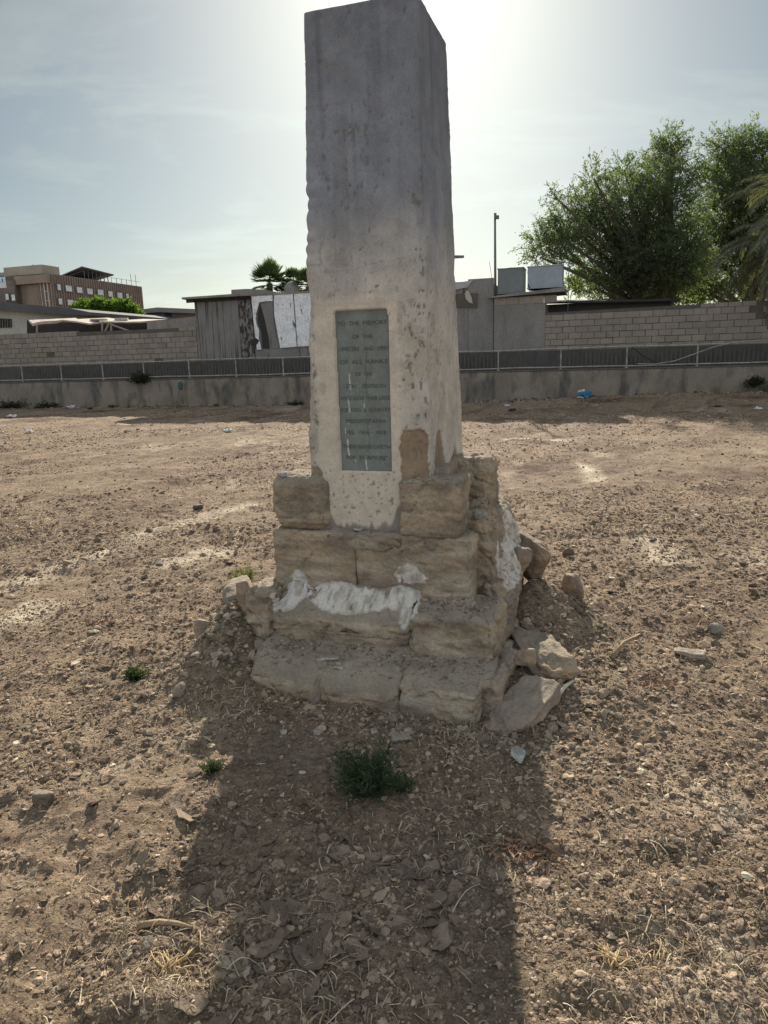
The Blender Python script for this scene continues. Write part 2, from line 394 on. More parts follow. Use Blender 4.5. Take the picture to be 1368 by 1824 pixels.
def rockmesh(size, seed, d=.07, facets=9, sm=18):
    rg = np.random.RandomState(seed)
    v, f = boxgrid((1, 1, 1), d*2); dr = v/np.linalg.norm(v, axis=1)[:, None]
    ns = rg.normal(size=(facets, 3)); ns /= np.linalg.norm(ns, axis=1)[:, None]; ds = rg.uniform(.62, .95, facets)
    ns = np.concatenate([ns, [[0, 0, 1], [0, 0, -1], [1, 0, 0], [-1, 0, 0], [0, 1, 0], [0, -1, 0]]]); ds = np.concatenate([ds, np.full(6, .9)])
    k = np.clip(dr@ns.T, .0, None)/ds[None]
    rad = 1/((k**sm).sum(1))**(1./sm)
    p = dr*rad[:, None]
    q = p*np.array(size)
    s = max(size)
    q = q + dr*(fbm(p[:, 0]*1.8, p[:, 1]*1.8, p[:, 2]*1.8, seed=seed, o=4)*.12*s + fbm(p[:, 0]*7, p[:, 1]*7, p[:, 2]*7, seed=seed+1, o=3)*.035*s)[:, None]
    return q, f, dr
def rock(name, loc, size, seed, label, cat='stone', rot=(0, 0, 0), base=(.40, .30, .21), sm=18, facets=9, d=.05, group=None, band=False):
    q, f, dr = rockmesh(size, seed, d, facets, sm)
    R_ = np.array(Matrix.Rotation(rot[2], 3, 'Z') @ Matrix.Rotation(rot[1], 3, 'Y') @ Matrix.Rotation(rot[0], 3, 'X'))
    q = q@R_.T; dn = dr@R_.T
    c = stonecol(q+seed*.37, dn, seed, base, band)
    z0 = q[:, 2].min()
    q[:, 2] -= z0
    o = mesh(name, q, f, STONE, loc=loc, colr=c)
    return tag(o, label, cat, group)

# ------------------------------------------------------------------ monument
CX, CY = -.505, .80
mon = empty('memorial_pillar', L2W(CX, CY), -PA, 'tall weathered concrete memorial pillar with inscribed slate plaque on crumbling stone steps', 'monument')
ORG = (CX, CY, 0)
def B(*a, **k): return block('stone_block', mon, *a, org=ORG, **k)

# rubble core that carries everything
def corewarp(p): return p
block('masonry_core', mon, -.94, .0, .14, 1.42, -.05, .16, r=.03, seed=900, d=.05, org=ORG, base=(.3, .24, .18))
block('masonry_core', mon, -.96, -.02, .34, 1.34, .15, .365, r=.03, seed=901, d=.05, org=ORG, base=(.3, .24, .18))
block('masonry_core', mon, -.96, -.06, .47, 1.27, .34, .715, r=.03, seed=902, d=.05, org=ORG, base=(.34, .27, .2))
block('masonry_core', mon, -.80, -.16, .52, 1.22, .70, 1.03, r=.03, seed=903, d=.04, org=ORG, base=(.36, .28, .2))
# lowest step
def slump(k): 
    def f(p):
        q = p.copy(); q[:, 2] -= k*np.clip(.12-(q[:, 1]), 0, .2)**2*6; return q
    return f
B(-.99, -.628, -.01, .30, -.06, .178, r=.035, seed=11, amp=1.3, warp=slump(1))
B(-.620, -.236, .0, .30, -.06, .158, r=.022, seed=12, amp=.8, warp=slump(1))
B(-.228, .125, -.005, .30, -.06, .182, r=.045, seed=13, amp=.9, warp=slump(.5))
B(.105, .205, .06, .34, -.06, .165, r=.03, seed=14, amp=1.2)
B(.05, .215, .345, .66, -.06, .15, r=.04, seed=15, amp=1.5)
B(-.02, .20, .67, 1.05, -.06, .16, r=.05, seed=16, amp=1.5); B(-.05, .18, 1.06, 1.45, -.06, .15, r=.05, seed=17, amp=1.5)
B(-1.02, -.9, .31, .80, -.06, .17, r=.04, seed=18, amp=1.4); B(-1.02, -.9, .81, 1.45, -.06, .16, r=.04, seed=19, amp=1.4)
B(-1.0, -.45, 1.36, 1.52, -.06, .17, r=.04, seed=20); B(-.44, .14, 1.36, 1.52, -.06, .17, r=.04, seed=22)
# second step
def sloped(p):
    q = p.copy(); t = np.clip((q[:, 1]-.25)/.17, 0, 1); top = (q[:, 2] > .26)
    q[:, 2] = np.where(top, q[:, 2]-(1-t)*.135*np.clip((q[:, 2]-.26)/.12, 0, 1), q[:, 2]); return q
B(-1.125, -.955, .22, .55, .15, .455, r=.065, seed=31, amp=2.0)
B(-.97, -.262, .25, .47, .15, .445, r=.035, seed=32, amp=1.2, warp=sloped)
B(-.252, .150, .245, .62, .15, .382, r=.045, seed=33, amp=1.2)
B(-.05, .165, .60, 1.0, .14, .37, r=.06, seed=34, amp=1.6); B(-.05, .14, 1.0, 1.40, .14, .36, r=.06, seed=35, amp=1.6)
B(-1.10, -.93, .56, .98, .15, .36, r=.05, seed=36, amp=1.5); B(-1.09, -.93, .99, 1.40, .15, .36, r=.05, seed=37, amp=1.5)
B(-1.0, -.5, 1.26, 1.42, .15, .37, r=.04, seed=38); B(-.49, .1, 1.26, 1.42, .15, .37, r=.04, seed=39)
# the die above it
B(-1.025, -.578, .415, .68, .35, .722, r=.022, seed=41, amp=.8)
B(-.568, .006, .42, .70, .35, .722, r=.028, seed=42, amp=1.0)
B(-1.075, -.99, .50, .80, .35, .56, r=.05, seed=43, amp=2)
B(-1.03, -.88, .81, 1.30, .35, .715, r=.04, seed=44, amp=1.2)
B(-1.0, -.5, 1.15, 1.30, .35, .715, r=.04, seed=45); B(-.49, .0, 1.15, 1.30, .35, .715, r=.04, seed=46)
def batter(p):
    q = p.copy(); t = np.clip((q[:, 2]-.34)/.46, 0, 1); rt = q[:, 0] > -.02
    q[:, 0] = np.where(rt, q[:, 0]-t*.12, q[:, 0]); return q
B(-.14, .155, .60, 1.02, .33, .80, r=.06, seed=47, amp=1.8, warp=batter)
B(-.14, .165, .98, 1.38, .33, .76, r=.06, seed=48, amp=1.8, warp=batter)
def wedge(yb, d_, h_):
    def f(p):
        q = p.copy(); t = np.clip((yb-q[:, 1])/d_, 0, 1); q[:, 2] -= h_*t**.8*np.clip((q[:, 2]-.02)/1, 0, 1)**0; return q
    return f
def MUD(x0, x1, y0, y1, z0, z1, h_, seed): block('mud_fill', mon, x0, x1, y0, y1, z0-h_, z1, r=.02, seed=seed, amp=1.6, d=.011, warp=wedge(y1, y1-y0, h_), base=(.30, .25, .185), org=ORG, cracks=False)
MUD(-.99, -.26, .10, .30, .155, .215, .055, 700); MUD(-.25, .16, .12, .30, .165, .205, .035, 701)
MUD(-.24, .02, .30, .46, .37, .435, .05, 702); MUD(-.72, -.33, .41, .52, .70, .745, .03, 703)
MUD(-1.12, -.98, .10, .30, .02, .25, .12, 704)
# corner stones round the foot of the shaft
B(-1.02, -.722, .41, .70, .715, 1.00, r=.085, seed=51, amp=.9)
B(-.335, -.045, .415, .68, .715, .995, r=.03, seed=52, amp=1.0, erode=1.4)
B(-.24, .012, .95, 1.26, .72, 1.035, r=.06, seed=53, amp=1.4)
B(-1.0, -.74, .95, 1.24, .715, 1.00, r=.05, seed=54, amp=1.2)
B(-.07, .02, .78, .92, .70, .82, r=.04, seed=55, amp=2)

# the shaft: dense skin, worn edges, pits, bare patches, recess for the plaque
ZB, ZT = .70, 3.062
def shaft():
    fb = dict(x0=-.845, x1=-.186, y0=.468, y1=1.26); ft = dict(x0=-.733, x1=-.214, y0=.435, y1=1.0)
    uf = np.linspace(0, 1, 118); us = np.linspace(0, 1, 64); ub = np.linspace(0, 1, 24)
    ring = [(t, 0.) for t in uf[:-1]]+[(1., t) for t in us[:-1]]+[(1-t, 1.) for t in ub[:-1]]+[(0., 1-t) for t in us[:-1]]
    ring = np.array(ring); nr = len(ring)
    zs = np.concatenate([np.arange(ZB, 2.0, .0062), np.arange(2.0, ZT+.001, .0085)]); zs[-1] = ZT
    Z = np.repeat(zs, nr); A = np.tile(ring[:, 0], len(zs)); Bq = np.tile(ring[:, 1], len(zs))
    t = (Z-ZB)/(ZT-ZB)
    lp = lambda k: fb[k]*(1-t)+ft[k]*t
    x0, x1, y0, y1 = lp('x0'), lp('x1'), lp('y0'), lp('y1')
    X = x0+(x1-x0)*A; Y = y0+(y1-y0)*Bq
    # round the corners
    r = .022+.012*fbm(Z*3, A*3+5, Bq*3, seed=5, o=2)
    hx, hy = (x1-x0)/2, (y1-y0)/2; cx, cy = (x0+x1)/2, (y0+y1)/2
    vx, vy = X-cx, Y-cy; ix, iy = np.clip(vx, -(hx-r), hx-r), np.clip(vy, -(hy-r), hy-r)
    ddx, ddy = vx-ix, vy-iy; L = np.hypot(ddx, ddy)+1e-9; nxx_, nyy_ = ddx/L, ddy/L
    corner = sstep(.2, .6, np.minimum(np.abs(ddx), np.abs(ddy))/r)
    cornerw = sstep(.10, .0, np.minimum(hx-np.abs(vx), 9)+np.minimum(hy-np.abs(vy), 9))
    X = cx+ix+nxx_*r; Y = cy+iy+nyy_*r
    front = (nyy_ < -.7)
    w_ = .0035*fbm(X*4, Y*4, Z*3, seed=70, o=3)+.0022*fbm(X*24, Y*24, Z*18, seed=71, o=3)+.0008*fbm(X*90, Y*90, Z*70, seed=72, o=2)
    # chipped arrises, scalloped along the left one
    ch = fbm(Z*9, X*2, Y*2, seed=80, o=3)
    left = sstep(-.2, -.45, vx)
    low = sstep(3.0, 1.2, Z)
    w_ -= cornerw*np.clip(ch+.05, 0, 1)*(.022*left+.014)*(.35+.65*low)
    lc_ = (vx < 0)*cornerw
    sc_ = np.abs(np.sin((Z+.05*fbm(Z*7, Z*0, seed=7, o=2))*pi/.066))*(.5+.5*fbm(Z*5, Z*0, seed=8, o=1))*sstep(1.98, 2.05, Z)*sstep(2.42, 2.33, Z)
    w_ += lc_*(.024*fbm(Z*6, Z*0, seed=12, o=4)-.004)*low
    lc = (vx < 0)*cornerw
    w_ += lc*.019*sc_-lc*.008*sstep(1.98, 2.05, Z)*sstep(2.42, 2.33, Z)
    # board-mark lines
    for zz in (1.98, 2.25, 2.52, 2.69, 2.87):
        w_ += .0016*sstep(.007, .0, np.abs(Z-zz+.004*fbm(X*4, Y*4, seed=int(zz*10), o=2)))*sstep(-.1, .35, fbm(X*3, Y*3, seed=int(zz*20), o=2)+.2)
    # colours
    plaster = np.array([.54, .50, .43]); grey = np.array([.25, .265, .30])*(1-.22*sstep(2.2, 3.0, Z))[:, None]; warm = np.array([.62, .55, .44]); bare = np.array([.285, .215, .150])  # grey: lens-flare tone of the upper shaft, painted into the plaster
    tz = sstep(1.6, 2.35, Z+.25*fbm(X*3, Y*3, Z*2, seed=88, o=3))
    C_ = np.tile(plaster, (len(Z), 1))*(1-tz*.95)[:, None]+grey*(tz*.95)[:, None]
    blot = .5+.5*fbm(X*5, Y*5, Z*3.2, seed=90, o=5, rough=.6)
    C_ = C_*(.80+.38*blot)[:, None]
    strk = .5+.5*fbm(X*26, Y*26, Z*1.3, seed=95, o=3)
    C_ = C_*(1-.24*sstep(.5, .85, strk)*(.4+.6*tz))[:, None]
    drip = sstep(.1, .5, fbm(X*18, Y*18, Z*.5, seed=96, o=3))*sstep(2.1, 3.0, Z); C_ = C_*(1-.16*drip)[:, None]
    # clean band round the plaque
    fx = front*sstep(-.765, -.750, X+.006*fbm(Z*20, X*9, seed=3, o=3))*sstep(-.325, -.338, X+.008*fbm(Z*20, X*9, seed=4, o=3))
    band = fx*sstep(1.87, 1.84, Z+.02*fbm(X*12, X*0, seed=6, o=2))
    C_ = mixc(C_, warm, band*.8); w_ += .003*band
    # pitted, dark-grown patches
    def pitzone(cx_, cz, rx, rz): return np.exp(-(((X-cx_)/rx)**2+((Z-cz)/rz)**2)*1.0)
    pz = front*(.8*pitzone(-.24, 1.45, .06, .38)+.75*pitzone(-.23, 2.2, .04, .3)+.8*pitzone(-.80, 1.4, .05, .28)+.5*pitzone(-.56, 2.35, .10, .28)+.5*pitzone(-.45, 2.45, .03, .25)+.55*pitzone(-.81, .95, .05, .2))
    pz += (nxx_ > .7)*.55*np.exp(-(((Y-.56)/.07)**2+((Z-1.5)/.6)**2))
    pz = pz+.02
    pn = fbm(X*48, Y*48, Z*30, seed=100, o=3, rough=.65)
    cl_ = .5+.5*fbm(X*8, Y*8, Z*6, seed=104, o=3)
    pit = sstep(.36, .45, pn+.42*pz*cl_*1.8-.16)*(1-band*.75)
    w_ -= .0055*pit; C_ = mixc(C_, np.array([.20, .195, .18]), pit*.8)
    big = sstep(.70, .76, fbm(X*11, Y*11, Z*7, seed=111, o=2)+.1*pz); w_ -= .003*big; C_ = mixc(C_, np.array([.21, .19, .16]), big*.22)
    # thin flakes lost from the skin, brown runs
    fl = fbm(X*7, Y*7, Z*4.5, seed=210, o=5, rough=.62); fm = sstep(.24, .27, fl+.10*low-.05)*(1-band)*low; w_ -= .0022*fm; C_ = C_*(1-.13*fm[:, None]*np.array([.7, 1, 1.4])[None])
    fe = sstep(.022, .0, np.abs(fl+.10*low-.05-.255))*(1-band)*low; C_ = C_*(1-.22*fe[:, None])
    run = sstep(.30, .6, fbm(X*14, Y*14, Z*.9, seed=215, o=3))*low; C_ = mixc(C_, np.array([.36, .315, .255]), run*.45*(1-band))
    dots = sstep(.52, .60, noise(X*75, Z*75, seed=220))*band*sstep(1.04, 1.02, Z)*.8+sstep(.66, .72, noise(X*60, Z*45, Y*60, seed=221))*(1-band)*.6*low
    C_ = mixc(C_, np.array([.25, .20, .15]), np.clip(dots, 0, 1)); w_ -= .0015*dots
    # crack lines
    ck = sstep(.016, .0, np.abs(fbm(X*2.2, Y*2.2, Z*2.2, seed=120, o=4)))*sstep(-.05, .25, fbm(X*3, Y*3, Z*3, seed=123, o=2)); w_ -= .002*ck; C_ = mixc(C_, np.array([.22, .2, .18]), ck*.5)
    hz = sstep(.0035, .0, np.abs(Z-2.0-.03*fbm(X*6, X*0, seed=9, o=3)))*front; C_ = mixc(C_, np.array([.28, .26, .24]), hz*.7)
    # plaster fallen away at the foot
    ed = .022*fbm(X*22, Y*22, Z*22, seed=130, o=4)
    top1 = 1.23-6.5*(X+.262)**2
    m1 = front*(X > -.337+ed)*(X < -.196+ed)*sstep(-.004, .004, (top1-Z)+ed*1.5)
    m2 = (nxx_ > .5)*sstep(-.004, .004, 1.22-14*(Y-.66)**2-Z+ed*1.6)*(Y > .56)
    m3 = (nxx_ > .5)*sstep(-.004, .004, 1.10-.9*np.abs(Y-1.0)-Z+ed*2)
    m4 = front*(X < -.76+ed)*sstep(-.004, .004, 1.055+ed*2-Z+.1*(X+.8))
    m6 = (nxx_ < .5)*(X < -.775-.03*(Z-1)+ed*1.3)*sstep(.4, .6, .5+.5*fbm(Z*4, X*5, seed=140, o=3)+.25)*sstep(2.25, 2.0, Z)*.6
    bare_m = np.clip(m1+m2+m3+m4, 0, 1)
    w_ -= .008*bare_m; bc = bare*(.8+.5*(.5+.5*fbm(X*30, Y*30, Z*14, seed=133, o=3)))[:, None]
    C_ = C_*(1-bare_m[:, None])+bc*bare_m[:, None]
    m6 = m6*1.3; w_ -= .004*np.clip(m6, 0, 1); C_ = C_*(1-.6*m6[:, None])+.6*m6[:, None]*np.array([.33, .285, .235])
    # damp dark skirt at the foot of the panel
    sk = fx*sstep(.77, .745, Z+.05*fbm(X*30, X*0, seed=150, o=3)+.10*sstep(.14, .20, np.abs(X+.545)-.0)*-1)
    C_ = mixc(C_, np.array([.22, .205, .19]), sk*.85)
    # recess
    pl, pr, pb, pt = -.650, -.382, 1.028, 1.797
    rr = .024; qx = np.abs(X-(pl+pr)/2)-(pr-pl)/2; qz = np.abs(Z-(pb+pt)/2)-(pt-pb)/2
    inr = (qx < 0)*(qz < 0); cornr = (qx > -rr)*(Z > pt-rr)*(np.hypot(np.maximum(qx+rr, 0), np.maximum(qz+rr, 0)) > rr)
    rec = front*inr*(1-cornr)
    w_ = w_*(1-rec)-.024*rec
    lip = front*(1-rec)*sstep(.014, .0, np.maximum(qx, qz))
    w_ += .002*lip
    X = X+nxx_*w_; Y = Y+nyy_*w_
    nz = len(zs); I = np.arange(nz*nr).reshape(nz, nr); J = np.roll(I, -1, axis=1)
    F_ = np.stack([I[:-1], J[:-1], J[1:], I[1:]], -1).reshape(-1, 4)
    V_ = np.stack([X, Y, Z], 1)
    # cap: a grid would not be seen; close with a slightly chipped fan of rings
    topring = V_[-nr:]; ctr = topring.mean(0); vs = [V_]; fs = [F_]; prev = I[-1]; n0 = len(V_)
    for k, s in enumerate((.985, .9, .6, .25)):
        rg_ = ctr+(topring-ctr)*s; rg_[:, 2] = ZT+(.004 if k else .001)+.006*fbm(rg_[:, 0]*14, rg_[:, 1]*14, seed=160+k, o=2)
        ii = np.arange(n0, n0+nr); n0 += nr; vs.append(rg_); fs.append(np.stack([prev, np.roll(prev, -1), np.roll(ii, -1), ii], -1)); prev = ii
    vs.append(ctr[None]+[[0, 0, .005]]); cidx = n0
    V_ = np.concatenate(vs); F_ = np.concatenate(fs)
    C_ = np.concatenate([C_, np.tile(np.array([.33, .32, .31]), (len(V_)-len(C_), 1))])
    tri = np.stack([prev, np.roll(prev, -1), np.full(nr, cidx), np.full(nr, cidx)], -1)
    V_ = V_-np.array(ORG)
    m = mat('weathered_plaster', (1, 1, 1), attr=True, scale=9, bscale=150, bstr=.5, bdist=.0025, rough=.92, spec=.2)
    me_f = [tuple(q) for q in F_]+[tuple(q[:3]) for q in tri]
    return mesh('shaft', V_, me_f, m, mon, colr=C_)
shaft()

# slate plaque with cut lettering
pl, pr, pb, pt = -.652, -.380, 1.024, 1.799
def plaque():
    u = np.linspace(pl, pr, 70); vv = np.linspace(pb, pt, 190); A, Bz = np.meshgrid(u, vv); x_ = A.ravel(); z_ = Bz.ravel()
    tt = (z_-ZB)/(ZT-ZB); yf = .468*(1-tt)+.435*tt+.012+.0012*fbm(x_*14, z_*14, seed=170, o=3)
    # uneven mortar along the bottom edge
    dep = np.zeros_like(x_)
    edge = np.minimum(np.minimum(x_-pl, pr-x_), np.minimum(z_-pb, pt-z_))
    y_ = yf+sstep(.006, 0, edge)*.006
    crk = np.abs(x_-(-.503)-.004*np.sin(z_*60)-.006*fbm(z_*9, z_*0, seed=3, o=2))
    c = np.tile(np.array([.20, .222, .20]), (len(x_), 1)); f_ = .5+.5*fbm(x_*20, z_*9, seed=171, o=4)
    c *= (.8+.4*f_)[:, None]
    onck = sstep(.0028, .0008, crk)*((z_ < 1.60)*(z_ > 1.40)+(z_ < 1.28)*(z_ > 1.12)); c = mixc(c, np.array([.06, .07, .07]), np.clip(onck, 0, 1)*.8)
    # pale lime runs
    for (px, za, zb2, wd) in ((-.590, 1.50, 1.425, .0022), (-.600, 1.385, 1.315, .0018), (-.517, 1.36, 1.325, .0014), (-.612, 1.18, 1.10, .0026), (-.520, 1.10, 1.035, .002), (-.575, 1.09, 1.07, .0014), (-.600, 1.27, 1.255, .0016), (-.622, 1.24, 1.21, .0014)):
        k = sstep(wd*2.2, wd*.5, np.abs(x_-px-.0025*fbm(z_*30, z_*0, seed=int(px*1000) % 99, o=2)-(za-z_)*.06))*(z_ < za)*(z_ > zb2); c = mixc(c, np.array([.62, .62, .58]), k*.9)
    sp_ = sstep(.62, .70, noise(x_*220, z_*220, seed=181)); c = mixc(c, np.array([.4, .41, .39]), sp_*.35)
    n_ = len(x_); I = np.arange(n_).reshape(A.shape)
    F_ = np.stack([I[:-1, :-1], I[:-1, 1:], I[1:, 1:], I[1:, :-1]], -1).reshape(-1, 4)
    # rounded top corners: drop the corner vertices inwards
    rr = .024; qx = np.abs(x_-(pl+pr)/2)-(pr-pl)/2+rr; qz = (z_-pt)+rr
    cr_ = (qx > 0)*(qz > 0); L = np.hypot(qx, qz)+1e-9; k = np.where(cr_*(L > rr), rr/L, 1)
    x2 = np.where(cr_, (pl+pr)/2+np.sign(x_-(pl+pr)/2)*((pr-pl)/2-rr+qx*k), x_); z2 = np.where(cr_, pt-rr+qz*k, z_)
    # give it a back
    front = np.stack([x2, y_, z2], 1); back = front.copy(); back[:, 1] += .02
    F2 = F_[:, ::-1]+n_
    border = np.concatenate([I[0, :], I[1:, -1], I[-1, -2::-1], I[-2:0:-1, 0]]); nb = np.roll(border, -1)
    side = np.stack([border, border+n_, nb+n_, nb], -1)
    m = mat('slate', (1, 1, 1), attr=True, scale=12, bscale=220, bstr=.35, bdist=.0015, rough=.75, spec=.35)
    o = mesh('plaque', np.concatenate([front, back])-np.array(ORG), np.concatenate([F_, F2, side]), m, mon, colr=np.concatenate([c, c]))
    return o
plq = plaque()
letm = mat('cut_letter', (.115, .134, .124), scale=40, rough=.9)
LINES = [(190, 'TO  THE  MEMORY', .250), (330, 'OF  THE', .100), (455, 'OFFICERS   AND  MEN', .250), (590, 'OF  ALL  RANKS', .240), (720, 'OF  THE', .085), (845, '13TH    DIVISION', .215),
         (975, 'WHO GAVE THEIR LIVES', .252), (1100, 'FOR  KING  &  COUNTRY', .254), (1220, 'MESOPOTAMIA', .210), (1345, 'FEB.  1916 \u2013 1918', .205), (1500, 'THEIR NAME LIVETH', .246), (1620, 'FOR  EVERMORE"', .215)]
tv = []; tf = []
for (yy, s, wd) in LINES:
    cu = bpy.data.curves.new('t', 'FONT'); cu.body = s; cu.size = .03; cu.align_x = 'CENTER'; cu.align_y = 'CENTER'; cu.resolution_u = 3
    to = bpy.data.objects.new('t', cu); col.objects.link(to); bpy.context.view_layer.update()
    me = to.evaluated_get(bpy.context.evaluated_depsgraph_get()).to_mesh()
    vs = [q.co.copy() for q in me.vertices]; n0 = len(tv)
    wmax = max(q.x for q in vs)-min(q.x for q in vs); k = wd/wmax
    z = 1.797-(yy-50)/1710*.767; 
    for q in vs:
        X_ = -.514+q.x*k; Z_ = z+q.y*.92
        t_ = (Z_-ZB)/(ZT-ZB); Y_ = .468*(1-t_)+.435*t_+.012-.0022
        tv.append((X_-CX, Y_-CY, Z_))
    # worn strokes: some faces are lost
    for pgn in me.polygons:
        tf.append(tuple(n0+i for i in pgn.vertices))
    bpy.data.objects.remove(to); bpy.data.curves.remove(cu)
lo = mesh('lettering', tv, tf, letm, plq, smooth=False)

# crusts of old lime plaster, cast onto the stones behind them
bvh = BVHTree.FromPolygons([tuple(q) for q in np.concatenate(BVH_V)], [tuple(map(int, q)) for q in np.concatenate(BVH_F)])
def patch(poly, seed, front=True, d=.0055, th=.006):
    poly = np.array(poly)
    a0, b0 = poly.min(0)-.03; a1, b1 = poly.max(0)+.03
    A, Bz = np.meshgrid(np.arange(a0, a1, d), np.arange(b0, b1, d)); a = A.ravel(); b = Bz.ravel()
    an = a+.022*fbm(a*16, b*16, seed=seed, o=4, rough=.6); bn = b+.022*fbm(a*16+9, b*16, seed=seed+2, o=4, rough=.6)
    # signed distance to the outline
    inside = np.zeros(len(a), bool); n = len(poly); dmin = np.full(len(a), 9.)
    for i in range(n):
        (x1, y1), (x2, y2) = poly[i], poly[(i+1) % n]
        cnd = ((y1 > bn) != (y2 > bn)) & (an < (x2-x1)*(bn-y1)/(y2-y1+1e-12)+x1); inside ^= cnd
        vx, vy = x2-x1, y2-y1; t = np.clip(((an-x1)*vx+(bn-y1)*vy)/(vx*vx+vy*vy), 0, 1); dmin = np.minimum(dmin, np.hypot(an-x1-t*vx, bn-y1-t*vy))
    sd = np.where(inside, dmin, -dmin)
    hol = sstep(.34, .48, fbm(a*30, b*22, seed=seed+4, o=4)); sd = sd-hol*.03
    P = np.zeros((len(a), 3)); ok = np.zeros(len(a), bool)
    for i in range(len(a)):
        if sd[i] < -.014: continue
        if front: h = bvh.ray_cast(Vector((a[i], -1, b[i])), Vector((0, 1, 0)))
        else: h = bvh.ray_cast(Vector((1, a[i], b[i])), Vector((-1, 0, 0)))
        if h[0] is None: continue
        ok[i] = True; lift = th*min(1, max(-1.2, sd[i]/.006))+.0015*math.sin(a[i]*300)*0
        nn = h[1] if (h[1].y < 0 if front else h[1].x > 0) else -h[1]
        P[i] = h[0]+nn*lift
    P[:, 2] += .0
    P[:, 1 if front else 0] += (-1 if front else 1)*.0012*fbm(a*70, b*40, seed=seed+6, o=2)
    I = np.arange(len(a)).reshape(A.shape)
    Q = np.stack([I[:-1, :-1], I[:-1, 1:], I[1:, 1:], I[1:, :-1]], -1).reshape(-1, 4)
    dep = P[:, 1] if front else P[:, 0]
    jump = np.ptp(dep[Q], axis=1) < .06
    Q = Q[ok[Q].all(1) & (sd[Q].max(1) > -.006) & jump]
    if not front: Q = Q
    used = np.unique(Q); re = np.full(len(a), -1); re[used] = np.arange(len(used))
    f_ = .5+.5*fbm(a*(60 if front else 50), b*30, seed=seed+8, o=4); g_ = .5+.5*fbm(a*9, b*9, seed=seed+10, o=3)
    c = np.tile(np.array([.66, .62, .55]), (len(a), 1))*(.72+.4*g_)[:, None]
    c = mixc(c, np.array([.36, .31, .25]), sstep(.48, .70, f_)*.8); c = mixc(c, np.array([.40, .35, .29]), sstep(.010, .0, sd)*.6)
    mesh('plaster_patch', (P-np.array(ORG))[used], re[Q], PLM, mon, colr=c[used])
PLM = mat('lime_crust', (1, 1, 1), attr=True, scale=20, bscale=130, bstr=.8, bdist=.003, rough=.95, spec=.15)
patch([(-.965, .325), (-.97, .42), (-.94, .48), (-.90, .515), (-.855, .49), (-.84, .44), (-.80, .425), (-.77, .44), (-.70, .46), (-.60, .455), (-.50, .44), (-.44, .435), (-.40, .44), (-.35, .465), (-.30, .455), (-.235, .44), (-.225, .38), (-.25, .335), (-.285, .29), (-.32, .345), (-.38, .375), (-.45, .365), (-.54, .345), (-.65, .34), (-.76, .355), (-.83, .385), (-.87, .345), (-.92, .335)], 500)
patch([(-.375, .50), (-.36, .555), (-.31, .58), (-.26, .55), (-.20, .51), (-.21, .475), (-.29, .465), (-.35, .47)], 520)
patch([(.66, .62), (.70, .66), (.72, .60), (.78, .52), (.92, .60), (1.10, .74), (1.24, .66), (1.34, .52), (1.3, .40), (1.1, .37), (.8, .36), (.70, .38), (.66, .46)], 540, front=False)

# ------------------------------------------------------------------ loose stones about the base
def onl(x, y, dz=0): 
    q = L2W(x, y); return (q[0], q[1], ghl(q[0], q[1])+dz)
def ong(px, py, dz=0):
    q = gpt(px, py); return (q[0], q[1], ghl(*q)+dz)
rock('fallen_stone', onl(.335, .57, -.05), (.125, .27, .085), 3, 'long flat-topped fallen block lying in the sun at the right foot of the steps', rot=(.0, .02, .1), sm=26, facets=7, d=.03)
rock('fallen_stone', onl(.31, .12, -.07), (.125, .205, .045), 7, 'smooth slab leaning on the earth below the right front corner of the steps', rot=(.28, .05, -.55), sm=14, facets=6, d=.03, base=(.36, .285, .215))
q = onl(.295, .31); rock('fallen_stone', (q[0], q[1], q[2]+.075), (.05, .04, .055), 9, 'small jagged lump standing on the leaning slab', rot=(0, .2, .3), base=(.44, .34, .23), d=.06)
rock('fallen_stone', onl(.43, 1.42, -.03), (.085, .07, .095), 12, 'upright squarish stone standing apart at the right of the monument', rot=(0, .1, .5), sm=22, d=.05)
rock('fallen_stone', onl(.195, 1.33, -.02), (.095, .14, .165), 15, 'broken masonry lump sticking out from the right rear corner of the steps', rot=(.1, .0, .3), sm=20, d=.03)
rock('fallen_stone', onl(.13, 1.17, .10), (.07, .09, .11), 16, 'brown stone wedged under the masonry lump at the right rear corner', rot=(.1, .3, .3), d=.05)
rock('fallen_stone', onl(-1.27, .44, -.05), (.10, .13, .075), 21, 'flat-topped sunlit rubble stone crowning the earth heap left of the steps', rot=(0, -.1, .4), base=(.42, .34, .25), d=.05)
rock('fallen_stone', onl(-1.14, .30, -.05), (.055, .06, .12), 23, 'upright oval stone set in the front of the earth heap left of the steps', rot=(0, -.15, .2), base=(.42, .32, .22), d=.06)
rock('fallen_stone', onl(-1.36, .22, -.03), (.06, .05, .05), 25, 'knobbly stone halfway up the earth heap left of the steps', rot=(0, .3, 1.0), d=.07)
rock('fallen_stone', onl(-1.42, .48, -.02), (.05, .08, .04), 27, 'low stone at the outer foot of the earth heap left of the steps', rot=(.2, .1, .5), d=.08)
rock('fallen_stone', ong(322, 1256, -.01), (.033, .03, .034), 30, 'round brown stone sitting alone left of the pillar shadow', sm=8, base=(.33, .27, .21), d=.08)
rock('fallen_stone', ong(354, 911), (.06, .05, .04), 32, 'dark stone on the pale track left of the monument', base=(.2, .16, .12), d=.1)
rock('fallen_stone', ong(922, 1356, -.004), (.030, .040, .03), 34, 'white chalky stone chip just inside the right edge of the shadow', rot=(.3, .5, .4), base=(.62, .63, .6), facets=12, d=.08)
rock('fallen_stone', ong(714, 1325, -.012), (.045, .038, .020), 36, 'cracked flat grey stone in front of the steps behind the bush', base=(.36, .31, .25), d=.08)
rock('fallen_stone', ong(566, 1310, -.004), (.019, .018, .015), 38, 'pale round pebble in the shade left of the bush', base=(.5, .45, .38), d=.12)
